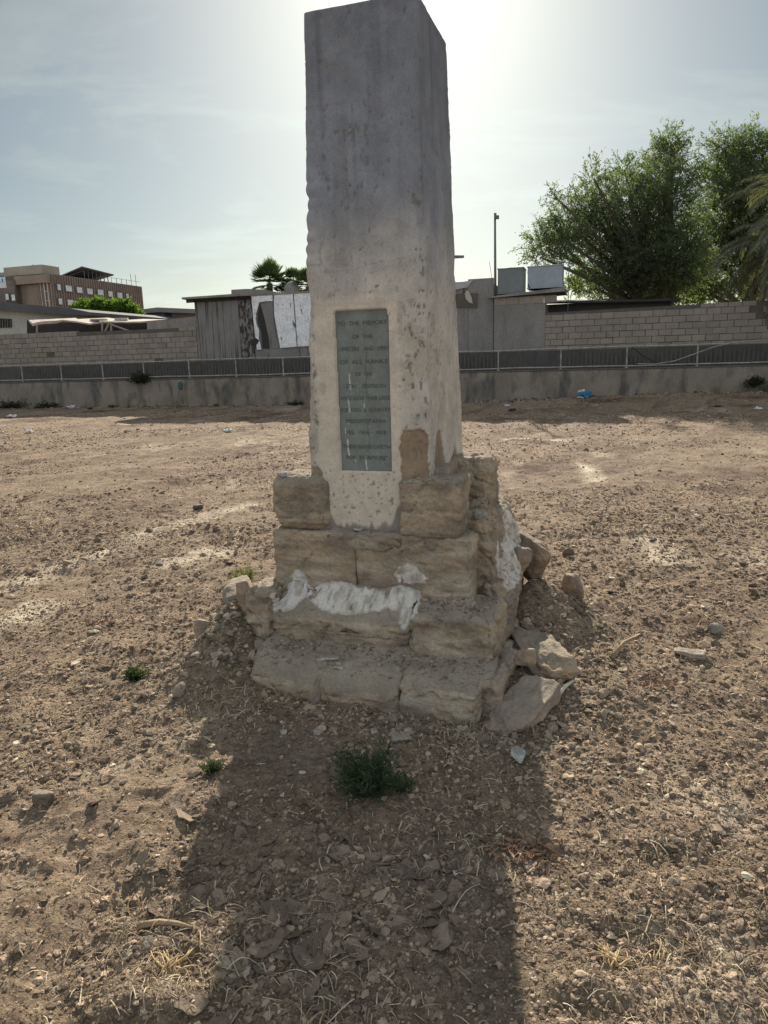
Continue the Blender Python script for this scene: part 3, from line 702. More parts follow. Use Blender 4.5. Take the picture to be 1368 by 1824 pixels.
rock('fallen_stone', ong(506, 1311, -.004), (.016, .015, .012), 39, 'small pale pebble farther left of the bush in the shade', base=(.5, .45, .38), d=.12)
rock('fallen_stone', ong(668, 1310, -.004), (.020, .016, .013), 40, 'pale pebble just left of the cracked flat grey stone', base=(.46, .40, .33), d=.12)
rock('fallen_stone', ong(1228, 1178, -.01), (.085, .05, .025), 44, 'long pale flat stone lying in the sun right of the monument', rot=(0, 0, -.6), base=(.52, .44, .34), d=.07)
rock('fallen_stone', ong(82, 1432, -.01), (.045, .03, .03), 46, 'dark clod-like stone at the left edge of the foreground', base=(.2, .165, .125), d=.08)
rock('fallen_stone', ong(1272, 1130, -.01), (.045, .04, .03), 47, 'grey stone beyond the long pale flat stone', base=(.32, .27, .22), d=.08)
rock('fallen_stone', ong(1104, 1392, -.002), (.009, .008, .012), 48, 'tiny white pebble shining in the sunlit ground at right', base=(.7, .68, .62), d=.15)
q = L2W(-.62, .12); rock('stone_chip', (q[0], q[1], .165), (.06, .025, .010), 50, 'long pale flake lying on the lowest step', cat='stone', base=(.5, .45, .38), d=.08)
q = L2W(-.78, .14); rock('stone_chip', (q[0], q[1], .165), (.02, .015, .018), 51, 'small upright pale chip on the left of the lowest step', cat='stone', base=(.46, .41, .34), d=.12)
q = L2W(-.545, .075); rock('stone_chip', (q[0], q[1], .150), (.025, .018, .008), 52, 'little oval chip near the front edge of the lowest step', cat='stone', base=(.48, .43, .36), d=.12)
q = L2W(-.56, .455); rock('stone_chip', (q[0], q[1], .722), (.03, .012, .010), 53, 'white sliver lying under the plaster panel on the die', cat='stone', base=(.6, .56, .48), d=.12)
q = L2W(-.965, .44); rock('stone_chip', (q[0], q[1], .992), (.028, .02, .014), 54, 'white plaster lump on top of the left corner stone', cat='stone', base=(.62, .60, .56), d=.12)

# ------------------------------------------------------------------ scattered litter (uncountable)
def scatter(name, label, N_, area, size, flat, base, mat_, seed, sub=1, cdark=.5, cat='clods', sink=.25):
    rg = np.random.RandomState(seed)
    P, S = area(rg, N_), None
    x_, y_ = P[:, 0], P[:, 1]; s = size(rg, len(x_), y_)
    bv, bf = boxgrid((1, 1, 1), 2./sub); bv = bv/np.linalg.norm(bv, axis=1)[:, None]
    nv = len(bv); n = len(x_)
    K = 24; protos = []
    for k in range(K):
        r = rg.uniform(.55, 1.2, nv); protos.append(bv*r[:, None]*np.array([rg.uniform(.7, 1.4), rg.uniform(.6, 1.1), rg.uniform(*flat)]))
    protos = np.array(protos); pk = rg.randint(0, K, n)
    an = rg.uniform(0, 2*pi, n); ti = rg.normal(0, .35, n)
    v = protos[pk]*s[:, None, None]
    ct, st = np.cos(ti)[:, None], np.sin(ti)[:, None]; ca, sa = np.cos(an)[:, None], np.sin(an)[:, None]
    vx, vz = v[:, :, 0]*ct-v[:, :, 2]*st, v[:, :, 0]*st+v[:, :, 2]*ct; vy = v[:, :, 1]
    wx, wy = vx*ca-vy*sa, vx*sa+vy*ca
    g = gh(x_, y_)
    V_ = np.stack([wx+x_[:, None], wy+y_[:, None], vz+(g+s*(.5-sink)*(flat[0]+flat[1])/2)[:, None]], -1).reshape(-1, 3)
    F_ = (bf[None]+(np.arange(n)*nv)[:, None, None]).reshape(-1, 4)
    c = np.array(base)[None]*(cdark+(1.75-cdark)*rg.uniform(0, 1, n)**1.5)[:, None]*(1+rg.normal(0, .012, (n, 3)))
    o = mesh(name, V_, F_, mat_, smooth=False, colr=np.repeat(c, nv, 0))
    return tag(o, label, kind='stuff')
LIT = mat('litter', (1, 1, 1), attr=True, scale=40, bscale=200, bstr=.8, bdist=.003, rough=.95, spec=.12)
def outside_base(x_, y_):
    lx = (x_-P0[0])*PX[0]+(y_-P0[1])*PX[1]; ly = (x_-P0[0])*PY[0]+(y_-P0[1])*PY[1]
    return ~((lx > -1.0) & (lx < .2) & (ly > -.01) & (ly < 1.5))
def area_near(rg, n):
    y_ = np.exp(rg.uniform(math.log(1.15), math.log(7), n)); x_ = rg.uniform(-1, 1, n)*(y_*.62+.4)
    k = outside_base(x_, y_) & (rg.uniform(0, 1, n) > calm(x_, y_)*.85)
    d_ = .5+.5*fbm(x_*1.8, y_*1.8, seed=200, o=3); k &= rg.uniform(0, 1, n) < .25+1.3*sstep(.25, .7, d_)
    return np.stack([x_[k], y_[k]], 1)
def area_far(rg, n):
    y_ = np.exp(rg.uniform(math.log(6), math.log(26), n)); x_ = rg.uniform(-1, 1, n)*(y_*.62+.4)
    d_ = .5+.5*fbm(x_*.5+y_*.1, y_*.9, seed=203, o=4); k = rg.uniform(0, 1, n) < .1+1.5*sstep(.35, .75, d_)
    off = (x_-W0.x)*sin(WA)+(y_-W0.y)*cos(WA); k &= off < -.2
    return np.stack([x_[k], y_[k]], 1)
scatter('clods', 'small dry clods strewn over the near ground', 115000, area_near, lambda rg, n, y_: np.clip(rg.lognormal(math.log(.0030), .62, n), .0014, .022)*(.75+.25*y_), (.3, .8), (.265, .203, .145), LIT, 1, sub=2)
scatter('clods', 'crumbs of brown earth over the far field', 68000, area_far, lambda rg, n, y_: np.clip(rg.lognormal(math.log(.0095), .5, n), .005, .05)*(.6+.03*y_), (.3, .8), (.265, .198, .144), LIT, 2, sub=1, cdark=.45)
scatter('gravel', 'pale chips of stone among the clods', 2600, area_near, lambda rg, n, y_: np.clip(rg.lognormal(math.log(.0045), .5, n), .002, .02)*(.75+.25*y_), (.25, .6), (.42, .365, .28), LIT, 3, sub=2)
def area_rub(rg, n):
    cs = [(-1.25, .3, .16, .25), (-1.4, .45, .1, .3), (.3, .95, .2, .3), (.55, .9, .12, .5), (.12, -.1, .25, .08), (.5, .2, .15, .3), (-.3, -.12, .4, .07), (-1.1, .1, .1, .1)]
    L_ = [cs[i] for i in rg.randint(0, len(cs), n)]
    q = np.array([[rg.normal(a, c_), rg.normal(b, d_)] for a, b, c_, d_ in L_])
    w2 = P0+q[:, :1]*PX+q[:, 1:]*PY; return w2[outside_base(w2[:, 0], w2[:, 1])]
scatter('rubble', 'crumbled masonry and earth lumps round the foot of the monument', 3200, area_rub, lambda rg, n, y_: np.clip(rg.lognormal(math.log(.008), .6, n), .003, .03), (.35, .8), (.255, .208, .155), LIT, 4, sub=2)
def area_foot(rg, n):
    s_ = rg.uniform(-20, 16, n); o_ = -np.abs(rg.normal(0, .5, n))-.03; k = rg.uniform(0, 1, n) < .2+1.2*sstep(.4, .7, .5+.5*fbm(s_*.9, s_*0, seed=250, o=3))
    p = np.stack([W0.x+cos(WA)*s_+sin(WA)*o_, W0.y-sin(WA)*s_+cos(WA)*o_], 1); return p[k]
scatter('wall_debris', 'dark and pale debris strewn along the foot of the far wall', 3800, area_foot, lambda rg, n, y_: np.clip(rg.lognormal(math.log(.022), .6, n), .008, .09), (.2, .7), (.20, .17, .14), LIT, 14, sub=1, cdark=.2)
# dirt and chips lying on the steps
def ledge_litter():
    rg = np.random.RandomState(9); bv, bf = boxgrid((1, 1, 1), 1.0); bv = bv/np.linalg.norm(bv, axis=1)[:, None]; nv = len(bv); VV = []; CC = []; k = 0
    for (x0, x1, y0, y1, n, s0) in ((-.97, .13, .05, .25, 900, .006), (-.24, .1, .30, .42, 260, .008), (-.95, -.3, .30, .40, 120, .005), (-.70, -.36, .425, .465, 60, .004), (.0, .14, .5, .9, 200, .008), (-.98, -.74, .44, .6, 40, .005), (-.32, -.08, .43, .5, 60, .006)):
        for _ in range(n):
            a, b2 = rg.uniform(x0, x1), rg.uniform(y0, y1) if rg.rand() < .5 else y1-abs(rg.normal(0, .3))*(y1-y0)
            h = bvh.ray_cast(Vector((a, b2, 1.5)), Vector((0, 0, -1)))
            if h[0] is None or h[1].z < .5: continue
            s = min(.02, max(.002, rg.lognormal(math.log(s0*.7), .5))); r = rg.uniform(.6, 1.2, nv)
            p = bv*r[:, None]*s*np.array([rg.uniform(.7, 1.5), rg.uniform(.7, 1.2), rg.uniform(.35, .8)])
            an = rg.uniform(0, 6.28); R2 = np.array([[cos(an), -sin(an)], [sin(an), cos(an)]]); p[:, :2] = p[:, :2]@R2
            p = p+np.array([h[0].x, h[0].y, h[0].z+s*.15]); 
            q = np.zeros_like(p); q[:, :2] = P0+p[:, :1]*PX+p[:, 1:2]*PY; q[:, 2] = p[:, 2]
            VV.append(q); CC.append(np.tile(np.array([.25, .205, .155])*rg.uniform(.6, 1.6), (nv, 1))); k += 1
    F_ = (bf[None]+(np.arange(k)*nv)[:, None, None]).reshape(-1, 4)
    tag(mesh('ledge_rubble', np.concatenate(VV), F_, LIT, smooth=False, colr=np.concatenate(CC)), 'crumbs of stone and dirt lying on the steps', kind='stuff')
ledge_litter()

def strands(name, label, n, posf, lenf, wid, cols, seed, lift=.01, curl=.5, seg=4, dirf=None):
    rg = np.random.RandomState(seed); P = posf(rg, n); n = len(P); L = lenf(rg, n, P[:, 1])
    an = rg.uniform(0, 2*pi, n) if dirf is None else dirf(rg, n, P)
    t = np.linspace(0, 1, seg+1); cu = rg.normal(0, curl, n); el = np.abs(rg.normal(0, lift, n))
    A = an[:, None]+cu[:, None]*t[None]
    dx_ = np.cumsum(np.cos(A), 1)*L[:, None]/(seg+1); dy_ = np.cumsum(np.sin(A), 1)*L[:, None]/(seg+1)
    dx_ -= dx_.mean(1)[:, None]; dy_ -= dy_.mean(1)[:, None]
    X = P[:, :1]+dx_; Y = P[:, 1:2]+dy_
    Z = gh(X.ravel(), Y.ravel()).reshape(X.shape); Z = Z.mean(1)[:, None]*.6+Z*.4+.004+el[:, None]*np.sin(t*pi)[None]+el[:, None]*rg.uniform(-.6, 1, n)[:, None]*t[None]
    w0 = wid(rg, n, P[:, 1])[:, None]*(1-.5*t[None]); 
    nxp, nyp = -np.sin(A), np.cos(A)
    a = np.stack([X+nxp*w0, Y+nyp*w0, Z], -1); b = np.stack([X-nxp*w0, Y-nyp*w0, Z], -1); c = np.stack([X, Y, Z+w0*1.1], -1)
    V_ = np.stack([a, c, b], 2)                    # n, seg+1, 3(strip), xyz
    nn = (seg+1)*3; I = np.arange(nn).reshape(seg+1, 3)
    f = np.concatenate([np.stack([I[:-1, k], I[:-1, k+1], I[1:, k+1], I[1:, k]], -1) for k in (0, 1)])
    F_ = (f[None]+(np.arange(n)*nn)[:, None, None]).reshape(-1, 4)
    cc = np.array(cols)[rg.randint(0, len(cols), n)]*rg.uniform(.7, 1.2, n)[:, None]
    return tag(mesh(name, V_.reshape(-1, 3), F_, LIT, colr=np.repeat(cc, nn, 0)), label, kind='stuff')
STRAW = [(.50, .40, .25), (.40, .31, .2), (.22, .16, .11), (.58, .5, .36), (.3, .22, .15)]
strands('straw_litter', 'thin dry straw and stalks scattered over the near ground', 9000, area_near, lambda rg, n, y_: np.clip(rg.lognormal(math.log(.028), .6, n), .01, .16)*(.8+.15*y_), lambda rg, n, y_: rg.uniform(.0006, .0018, n)*(.8+.25*y_), STRAW, 5)
strands('straw_litter', 'chaff and dry stalks over the far field', 14000, area_far, lambda rg, n, y_: rg.uniform(.05, .22, n), lambda rg, n, y_: rg.uniform(.002, .005, n)*(.6+.05*y_), STRAW, 6, lift=.02, seg=2)
def clump(cx_, cy_, r, n):
    def f(rg, m):
        p = rg.normal(0, 1, (n, 2))*r; p += np.array([cx_, cy_]); return p
    return f
for k, (px, py, r, n, ln, lab) in enumerate([(235, 1700, .15, 130, .08, 'mat of pale straw lying at the lower left of the foreground'), (430, 1265, .11, 160, .07, 'matted dry grass at the left edge of the shadow near the steps'), (840, 1300, .13, 260, .06, 'dead stems piled by the leaning slab'),
        (800, 1500, .13, 160, .05, 'dead stems in the middle of the shadow'), (300, 1755, .07, 90, .11, 'sheaf of dry grass blades at the bottom left'), (1180, 1690, .09, 130, .09, 'dry root fibres in the sun at the lower right'), (590, 1800, .06, 60, .09, 'tuft of yellow grass blades at the bottom of the shadow')]):
    q = gpt(px, py)
    strands('dry_grass', lab, n, clump(q[0], q[1], r, n), lambda rg, m, y_, ln=ln: rg.uniform(.4, 1.4, m)*ln, lambda rg, m, y_: rg.uniform(.0008, .002, m), STRAW, 30+k, lift=.015, curl=.28)
# curled flakes of dried mud
def flakes():
    rg = np.random.RandomState(55); VV = []; FF = []; CC = []; n0 = 0
    spots = [(470, 1530, .16), (560, 1600, .18), (430, 1680, .14), (620, 1540, .14), (850, 1560, .10), (500, 1760, .18), (700, 1560, .10), (380, 1560, .10), (600, 1720, .14), (760, 1640, .12)]
    for _ in range(1250):
        px, py, r = spots[rg.randint(len(spots))]; q = gpt(px, py); cx_, cy_ = q[0]+rg.normal(0, r), q[1]+rg.normal(0, r*.8)
        s = min(.055, rg.lognormal(math.log(.0095), .55)*(1.9 if py > 1700 and rg.rand() < .5 else 1)); k = 12; an = np.linspace(0, 2*pi, k, endpoint=False); rad = s*rg.uniform(.65, 1.15, k)*(1+.2*np.cos(2*an+rg.uniform(0, 6)))
        rr_ = [0, .45, .8, 1.0]; cur = rg.uniform(.05, .5)*rg.choice([1, 1, 1, -.4]); ax = rg.uniform(0, pi); tlt = rg.normal(0, .22, 2); th = rg.uniform(.0025, .005)
        P = []
        for q_ in rr_[1:]:
            x_ = np.cos(an)*rad*q_; y_ = np.sin(an)*rad*q_; u = (x_*cos(ax)+y_*sin(ax))/s
            P.append(np.stack([x_, y_, cur*s*u*u+tlt[0]*x_+tlt[1]*y_+rg.normal(0, .0012, k)], 1))
        top = np.concatenate([[[0, 0, 0]]]+P); m = len(top); bot = top.copy(); bot[:, 2] -= th
        z = ghl(cx_, cy_)+s*.06
        VV.append(np.concatenate([top, bot])+np.array([cx_, cy_, z]))
        f = []
        for i in range(k): f.append((0, 1+i, 1+(i+1) % k)); f.append((m, m+1+(i+1) % k, m+1+i))
        for j in range(2):
            for i in range(k):
                a, b2 = 1+j*k+i, 1+j*k+(i+1) % k; f.append((a, a+k, b2+k, b2)); f.append((m+a, m+b2, m+b2+k, m+a+k))
        for i in range(k): a, b2 = 1+2*k+i, 1+2*k+(i+1) % k; f.append((a, m+a, m+b2, b2))
        FF += [tuple(i+n0 for i in q_) for q_ in f]; n0 += 2*m
        CC.append(np.tile(np.array([.225, .175, .13])*rg.uniform(.6, 1.25), (2*m, 1)))
    tag(mesh('mud_flakes', np.concatenate(VV), FF, LIT, smooth=False, colr=np.concatenate(CC)), 'curled flakes of dried mud crust covering the shaded ground', kind='stuff')
flakes()

# ------------------------------------------------------------------ twigs, roots, leaves lying about
WOOD = mat('dead_wood', (.36, .27, .17), (.22, .16, .1), scale=30, bscale=120, rough=.9)
PALEW = mat('pale_root', (.60, .54, .43), (.45, .39, .3), scale=40, rough=.85)
def twig(name, pts, r, m, label, cat='twig', lift=.006):
    P = []
    for (px, py, dz) in pts:
        q = gpt(px, py); P.append(Vector((q[0], q[1], ghl(*q)+lift+dz)))
    o = P[0].copy(); mb = MB(); mb.tube([p-o for p in P], [r*(1-.55*i/(len(P)-1)) for i in range(len(P))], 6)
    return tag(mb.build(name, m, loc=o, smooth=True), label, cat)
twig('root_stick', [(528, 1728, 0), (545, 1738, .006), (562, 1748, .008), (574, 1764, .006), (578, 1780, 0)], .0032, PALEW, 'bent pale root in the shadow at the bottom centre')
twig('dry_stick', [(250, 1655, .0), (285, 1652, .008), (318, 1655, .008), (345, 1660, 0)], .011, WOOD, 'flat grey-brown stick lying across the sunlit ground at lower left')
twig('dry_stick', [(812, 1735, 0), (828, 1750, .004), (842, 1766, 0)], .004, WOOD, 'short straight stick in the shadow at lower right')
twig('dry_stick', [(1090, 1183, 0), (1110, 1165, .02), (1130, 1152, .04), (1138, 1142, .03)], .014, WOOD, 'thick bent dead branch right of the monument')
twig('dry_stick', [(985, 1262, 0), (1005, 1245, .03), (1025, 1232, .03)], .014, PALEW, 'broken pale bark strip beside the leaning slab')
def twigclump(name, px, py, n, ln, label, seed, m=WOOD, cat='root clump', r=.004):
    rg = random.Random(seed); q = gpt(px, py); o = Vector((q[0], q[1], ghl(*q))); mb = MB()
    for _ in range(n):
        a = rg.uniform(.1, 2.6) if rg.random() < .7 else rg.uniform(0, 6.28); e = rg.uniform(.05, .75); L = ln*rg.uniform(.4, 1); p = Vector((rg.gauss(0, .012), rg.gauss(0, .012), .004)); pts = [p.copy()]
        for k in range(4):
            p = p+Vector((cos(a)*cos(e), sin(a)*cos(e), sin(e)))*L/4; a += rg.gauss(0, .25); e -= .22; p.z = max(p.z, .004); pts.append(p.copy())
        rr_ = r*rg.uniform(.5, 1); mb.tube(pts, [rr_, rr_*.85, rr_*.7, rr_*.5, rr_*.25], 5)
    return tag(mb.build(name, m, loc=o, smooth=True), label, cat)
STRW = mat('dry_straw', (.55, .42, .24), (.42, .3, .16), scale=50, rough=.8)
twigclump('root_clump', 1100, 1722, 26, .085, 'splayed tan root clump lying in the sun at lower right', 3, STRW)
twigclump('root_clump', 1168, 1716, 9, .09, 'smaller forked stalks right of the splayed root clump', 4, STRW, r=.003)
twigclump('root_clump', 1240, 1700, 12, .07, 'dark wiry stalks at the far right of the foreground', 5, WOOD, r=.003)
twigclump('root_clump', 295, 1735, 22, .11, 'sheaf of broken stalks in the lower left foreground', 6, STRW)
twigclump('root_clump', 1135, 1250, 12, .13, 'reddish dead stems in the sun right of the monument', 8, WOOD)
twigclump('root_clump', 35, 892, 8, .3, 'dark dead stump with stems in the far left field', 10, WOOD, r=.012)
LEAFD = mat('dead_leaf', (.36, .21, .135), (.2, .13, .085), scale=20, rough=.7)
def leafpile(px, py, n, r, label, seed):
    rg = random.Random(seed); q = gpt(px, py); o = Vector((q[0], q[1], ghl(*q))); mb = MB()
    for _ in range(n):
        c_ = Vector((rg.gauss(0, r), rg.gauss(0, r*.7), 0)); c_.z = ghl(o.x+c_.x, o.y+c_.y)-o.z+rg.uniform(.003, .015); a = rg.uniform(0, 6.28); L = rg.uniform(.010, .022); W = L*.35
        d = Vector((cos(a), sin(a), rg.gauss(0, .3))); s = Vector((-sin(a), cos(a), rg.gauss(0, .3)))
        v = [c_-d*L, c_+s*W+Vector((0, 0, .004)), c_+d*L, c_-s*W+Vector((0, 0, .004)), c_-Vector((0, 0, .003))]
        mb.add(v, [(0, 4, 1), (1, 4, 2), (2, 4, 3), (3, 4, 0)])
    return tag(mb.build('leaf_pile', LEAFD, loc=o), label, kind='stuff')
leafpile(935, 1525, 110, .05, 'heap of reddish dead leaves on the right edge of the shadow', 1)
leafpile(1170, 1225, 40, .05, 'few reddish dead leaves in the sun right of the monument', 2)
leafpile(190, 1115, 60, .10, 'rusty dead plant litter in the sun left of the monument', 3)

# green weeds
def weed(name, px, py, r, h, n, label, seed, mats, leaf=.012, droop=.3):
    rg = random.Random(seed); q = gpt(px, py); o = Vector((q[0], q[1], ghl(*q)))
    e = empty(name, o, 0, label, 'weed'); st = MB(); lf = MB()
    for _ in range(n):
        a = rg.uniform(0, 6.28); t = rg.uniform(.15, 1)**.6; p = Vector((rg.gauss(0, r*.12), rg.gauss(0, r*.12), -.005))
        el = pi/2-t*1.15*rg.uniform(.5, 1.1); L = h*rg.uniform(.6, 1.05)+r*t*.3; pts = [p.copy()]
        d = Vector((cos(a)*cos(el), sin(a)*cos(el), sin(el)))
        for k in range(6):
            d = (d+Vector((rg.gauss(0, .14), rg.gauss(0, .14), rg.gauss(0, .1)))).normalized(); p = p+d*L/6; pts.append(p.copy())
            for _2 in range(4 if k > 0 else 1):
                b = rg.uniform(0, 6.28); dd = (d*.6+Vector((cos(b), sin(b), rg.uniform(-.2, .7)))).normalized(); s = dd.cross(Vector((rg.gauss(0, 1), rg.gauss(0, 1), 1))).normalized()
                c_ = p-d*rg.uniform(0, L/6); l = leaf*rg.uniform(.6, 1.5); w_ = l*.13
                lf.add([c_, c_+dd*l*.5+s*w_, c_+dd*l, c_+dd*l*.5-s*w_], [(0, 1, 2, 3)])
        st.tube(pts, [.0013, .0012, .0011, .001, .0009, .0007, .0005], 4)
    st.build('stem', mats[0], e, smooth=True); lf.build('foliage', mats[1], e)
WST = mat('weed_stem', (.08, .10, .045), scale=30); WLF = leafmat('weed_leaf', (.085, .115, .062), (.045, .065, .036), .3)
WLY = leafmat('yellow_weed_leaf', (.15, .16, .07), (.08, .10, .05), .35)
weed('green_weed', 655, 1418, .15, .165, 150, 'feathery dark green bush growing in the pillar shadow', 1, (WST, WLF), leaf=.019)
weed('green_weed', 381, 1392, .04, .05, 34, 'tiny green weed on the left edge of the pillar shadow', 2, (WST, WLF), leaf=.014)
weed('green_weed', 241, 1212, .07, .06, 36, 'low green weed in the sun left of the monument', 3, (WST, WLF), leaf=.022)
weed('green_weed', 436, 1052, .09, .14, 40, 'yellowish weed growing behind the left side of the steps', 4, (WST, WLY), leaf=.022)
weed('green_weed', 715, 1412, .05, .06, 30, 'thin low sprig trailing right of the feathery bush', 6, (WST, WLF), leaf=.015)

#SPLIT

# ------------------------------------------------------------------ far side of the field: low wall, railing, block walls, sheds
CONC = mat('stained_concrete', (.29, .245, .195), (.19, .162, .13), scale=1.2, bscale=25, bstr=.6, bdist=.01, stain=(.10, .095, .085), sstretch=(1, 1, .35), sscale=2.2, slo=.48, shi=.64)
CONC2 = mat('grey_render', (.27, .255, .235), (.19, .182, .17), scale=.9, bscale=16, bstr=.9, bdist=.02, stain=(.13, .122, .11), sstretch=(1.6, 1, .4), sscale=1.3, slo=.5, shi=.75)
BLK = mat('concrete_block', (.31, .272, .225), (.235, .205, .168), scale=2.2, bscale=30, bstr=.7, bdist=.008, stain=(.22, .19, .16), sscale=1.1, slo=.5, shi=.75)
def island_vary(m, lo=.86, hi=1.09):
    t = m.node_tree; b = t.nodes['Principled BSDF']; src = b.inputs['Base Color'].links[0].from_socket; g = N(t, 'ShaderNodeNewGeometry')
    t.links.new(mult(t, src, ramp(t, g.outputs['Random Per Island'], [(0, (lo,)*3), (1, (hi,)*3)])), b.inputs['Base Color'])
island_vary(BLK)
MORT = mat('dark_mortar', (.12, .105, .09), scale=8, bscale=40)
RAILM = mat('old_rail_paint', (.40, .385, .355), (.22, .19, .16), scale=6, bscale=60, rough=.6, spec=.4)
SLAT = mat('dark_slat', (.12, .115, .105), (.08, .075, .07), scale=5, rough=.8)
DKM = mat('dark_and_shade', (.045, .043, .04), scale=5)  # for dark parts, and for shade painted under the canopy and in the hole
WHT = mat('white_sheet', (.85, .86, .87), (.68, .69, .70), scale=3, bscale=12, bstr=.3, rough=.6, stain=(.16, .15, .14), sstretch=(2, 1, .7), sscale=3.5, slo=.60, shi=.64)
PANEL = mat('concrete_panel', (.245, .232, .22), (.185, .177, .168), scale=1.5, bscale=30, stain=(.085, .08, .075), sstretch=(3.2, 1, .35), sscale=1.7, slo=.56, shi=.68)
SLABM = mat('roof_slab', (.32, .30, .27), (.18, .17, .15), scale=2, bscale=20)
def wempty(name, s, off, z, label, cat, group=None): return empty(name, wallpt(s, off, z), -WA, label, cat, group)
def rough_top(s0, s1, zt, amp, n, seed):
    rg = random.Random(seed); return [(s0+(s1-s0)*i/n, zt+rg.uniform(-amp, amp)) for i in range(n+1)]

STRD = mat('coping_dark', (.15, .135, .115), scale=2)
lw = wempty('retaining_wall', -2, 0, 0, 'long low stained concrete wall running under the railing at the far edge of the field', 'wall')
mb = MB()
def slabgrid(s0, s1, z0, z1, y0, y1, ds=.12, dz=.09, seed=1, amp=.012):
    S = np.arange(s0, s1+ds*.5, ds); Z = np.arange(z0, z1+dz*.5, dz); A, Bz = np.meshgrid(S, Z); a = A.ravel(); z = Bz.ravel()
    top = (z > z1-dz*.6)
    yf = y0+amp*fbm(a*1.3, z*2, seed=seed, o=4)+np.where(top, .015, 0)
    zz = z+np.where(top, .02*fbm(a*2, a*0, seed=seed+2, o=4), 0)
    n = len(a); I = np.arange(n).reshape(A.shape); F_ = np.stack([I[:-1, :-1], I[:-1, 1:], I[1:, 1:], I[1:, :-1]], -1).reshape(-1, 4)
    tr = I[-1]; bk = np.arange(len(tr))+n; bb = bk+len(tr)
    V_ = np.concatenate([np.stack([a, yf, zz], 1), np.stack([a[tr], np.full(len(tr), y1), zz[tr]], 1), np.stack([a[tr], np.full(len(tr), y1), np.full(len(tr), z0)], 1)])
    F2 = np.stack([tr[:-1], tr[1:], bk[1:], bk[:-1]], -1); F3 = np.stack([bk[:-1], bk[1:], bb[1:], bb[:-1]], -1)
    return V_, np.concatenate([F_, F2, F3])
v, f = slabgrid(-40, 24, -.3, 1.12, 0, .62, seed=11); v[:, 0] += 2
mesh('wall_face', v, f, CONC, lw)
mb = MB(); mb.box(-38, 26, -.02, .16, 1.125, 1.155, .006); mb.build('coping', STRD, lw)

STR = mat('dark_backing', (.115, .108, .10), (.08, .075, .07), scale=3, bscale=30, stain=(.07, .068, .064), sstretch=(4, 1, .6), sscale=3)
mb = MB(); mb.box(-30, 20, .54, .575, 1.12, 1.79, .003); mb.build('rail_backing', STR, lw)  # dark board behind the rails, darker than the wall above
rl = wempty('railing', -2, .07, 0, 'pale tubular metal railing with posts along the top of the low wall', 'railing')
def railz(s): return .003*s
ps = [-15.86-2.03*k for k in range(7, 0, -1)]+[-15.86, -13.86, -11.82, -9.88, -7.82, -5.78, -3.81, -1.8, .22, 2.22, 4.22, 6.30, 8.39, 10.51, 12.6, 14.7, 16.8]
for s in ps:
    mb = MB(); mb.tube([(s+2, 0, 1.14), (s+2, 0, 1.84)], .027, 8); mb.tube([(s+2, 0, 1.16), (s+2, 0, 1.19)], .045, 8); mb.build('post', RAILM, rl, smooth=False)
def bend(z, seed, a=.008): return [(s+2, .004*math.sin(s*1.7), z+a*math.sin(s*.9+seed)+a*math.sin(s*2.3+seed)) for s in np.arange(-31, 18, 1.0)]
mb = MB(); mb.tube(bend(1.83, 1), .026, 8); mb.build('top_rail', RAILM, rl, smooth=True)
mb = MB(); mb.tube(bend(1.225, 3), .024, 8); mb.build('bottom_rail', RAILM, rl, smooth=True)
for a, b2 in zip(ps[7:-1], ps[8:]):
    if a > -1 and a < 2: pass
    if -18 < a < 14 and not (4 < a < 5):
        mb = MB(); s = a+.12
        while s < b2-.08:
            mb.box(s+2, s+2.035+RND.uniform(0, .012), .10, .115, 1.24, 1.80-RND.uniform(0, .05)); s += .135
        mb.build('slat_panel', SLAT, rl)
mb = MB(); mb.tube([(10.7, -.03, 1.28), (11.2, -.04, 1.25), (11.8, -.04, 1.33), (12.3, -.04, 1.5), (12.9, -.04, 1.72), (13.5, -.04, 1.86), (14.6, -.03, 1.9)], .018, 6)
tag(mb.build('bent_pipe', RAILM, loc=wallpt(-2, 0, 0), rz=-WA, smooth=True), 'thin bent pipe curving across the railing at far right', 'pipe')
mb = MB(); mb.tube([(10.55, -.0, 1.80), (10.9, -.02, 1.5), (11.35, -.03, 1.27)], .022, 6)
tag(mb.build('bent_pipe', DKM, loc=wallpt(-2, 0, 0), rz=-WA, smooth=True), 'dark rod slanting down behind the railing at right', 'pipe')

def blockwall(name, s0, s1, z0, ztop, off, label, seed, topf=None, missing=.02):
    e = wempty(name, (s0+s1)/2, off, 0, label, 'wall'); m0 = (s0+s1)/2; rg = random.Random(seed)
    mb = MB(); mk = MB(); h = .205; z = z0; r = 0
    while z < 3.3:
        s = s0+(0 if r % 2 else -.2); 
        while s < s1-.02:
            L = .405; a, b2 = max(s, s0), min(s+L-rg.uniform(.010, .028), s1); zt = ztop(a)
            if b2-a > .05 and z+h*.6 < zt:
                hh = min(h-rg.uniform(.010, .022), zt-z); 
                if rg.random() > missing:
                    j = rg.uniform(-.012, .006); mk.box(a-m0, b2-m0, j, .19, z+rg.uniform(0, .004), z+hh, .003)
                    if rg.random() < .02: pass
            s += L
        z += h; r += 1
    mk.build('block_courses', BLK, e)
    mb.add([(s0-m0, .012, z0), (s1-m0, .012, z0), (s1-m0, .012, ztop(s1)-.03), (s0-m0, .012, ztop(s0)-.03), (s0-m0, .18, z0), (s1-m0, .18, z0), (s1-m0, .18, ztop(s1)-.03), (s0-m0, .18, ztop(s0)-.03)],
           [(0, 1, 2, 3), (5, 4, 7, 6), (3, 2, 6, 7), (4, 0, 3, 7), (1, 5, 6, 2)])
    mb.build('mortar', MORT if False else MORTB, e)
    return e
MORTB = mat('grey_mortar', (.13, .115, .10), (.085, .075, .065), scale=4, bscale=40)
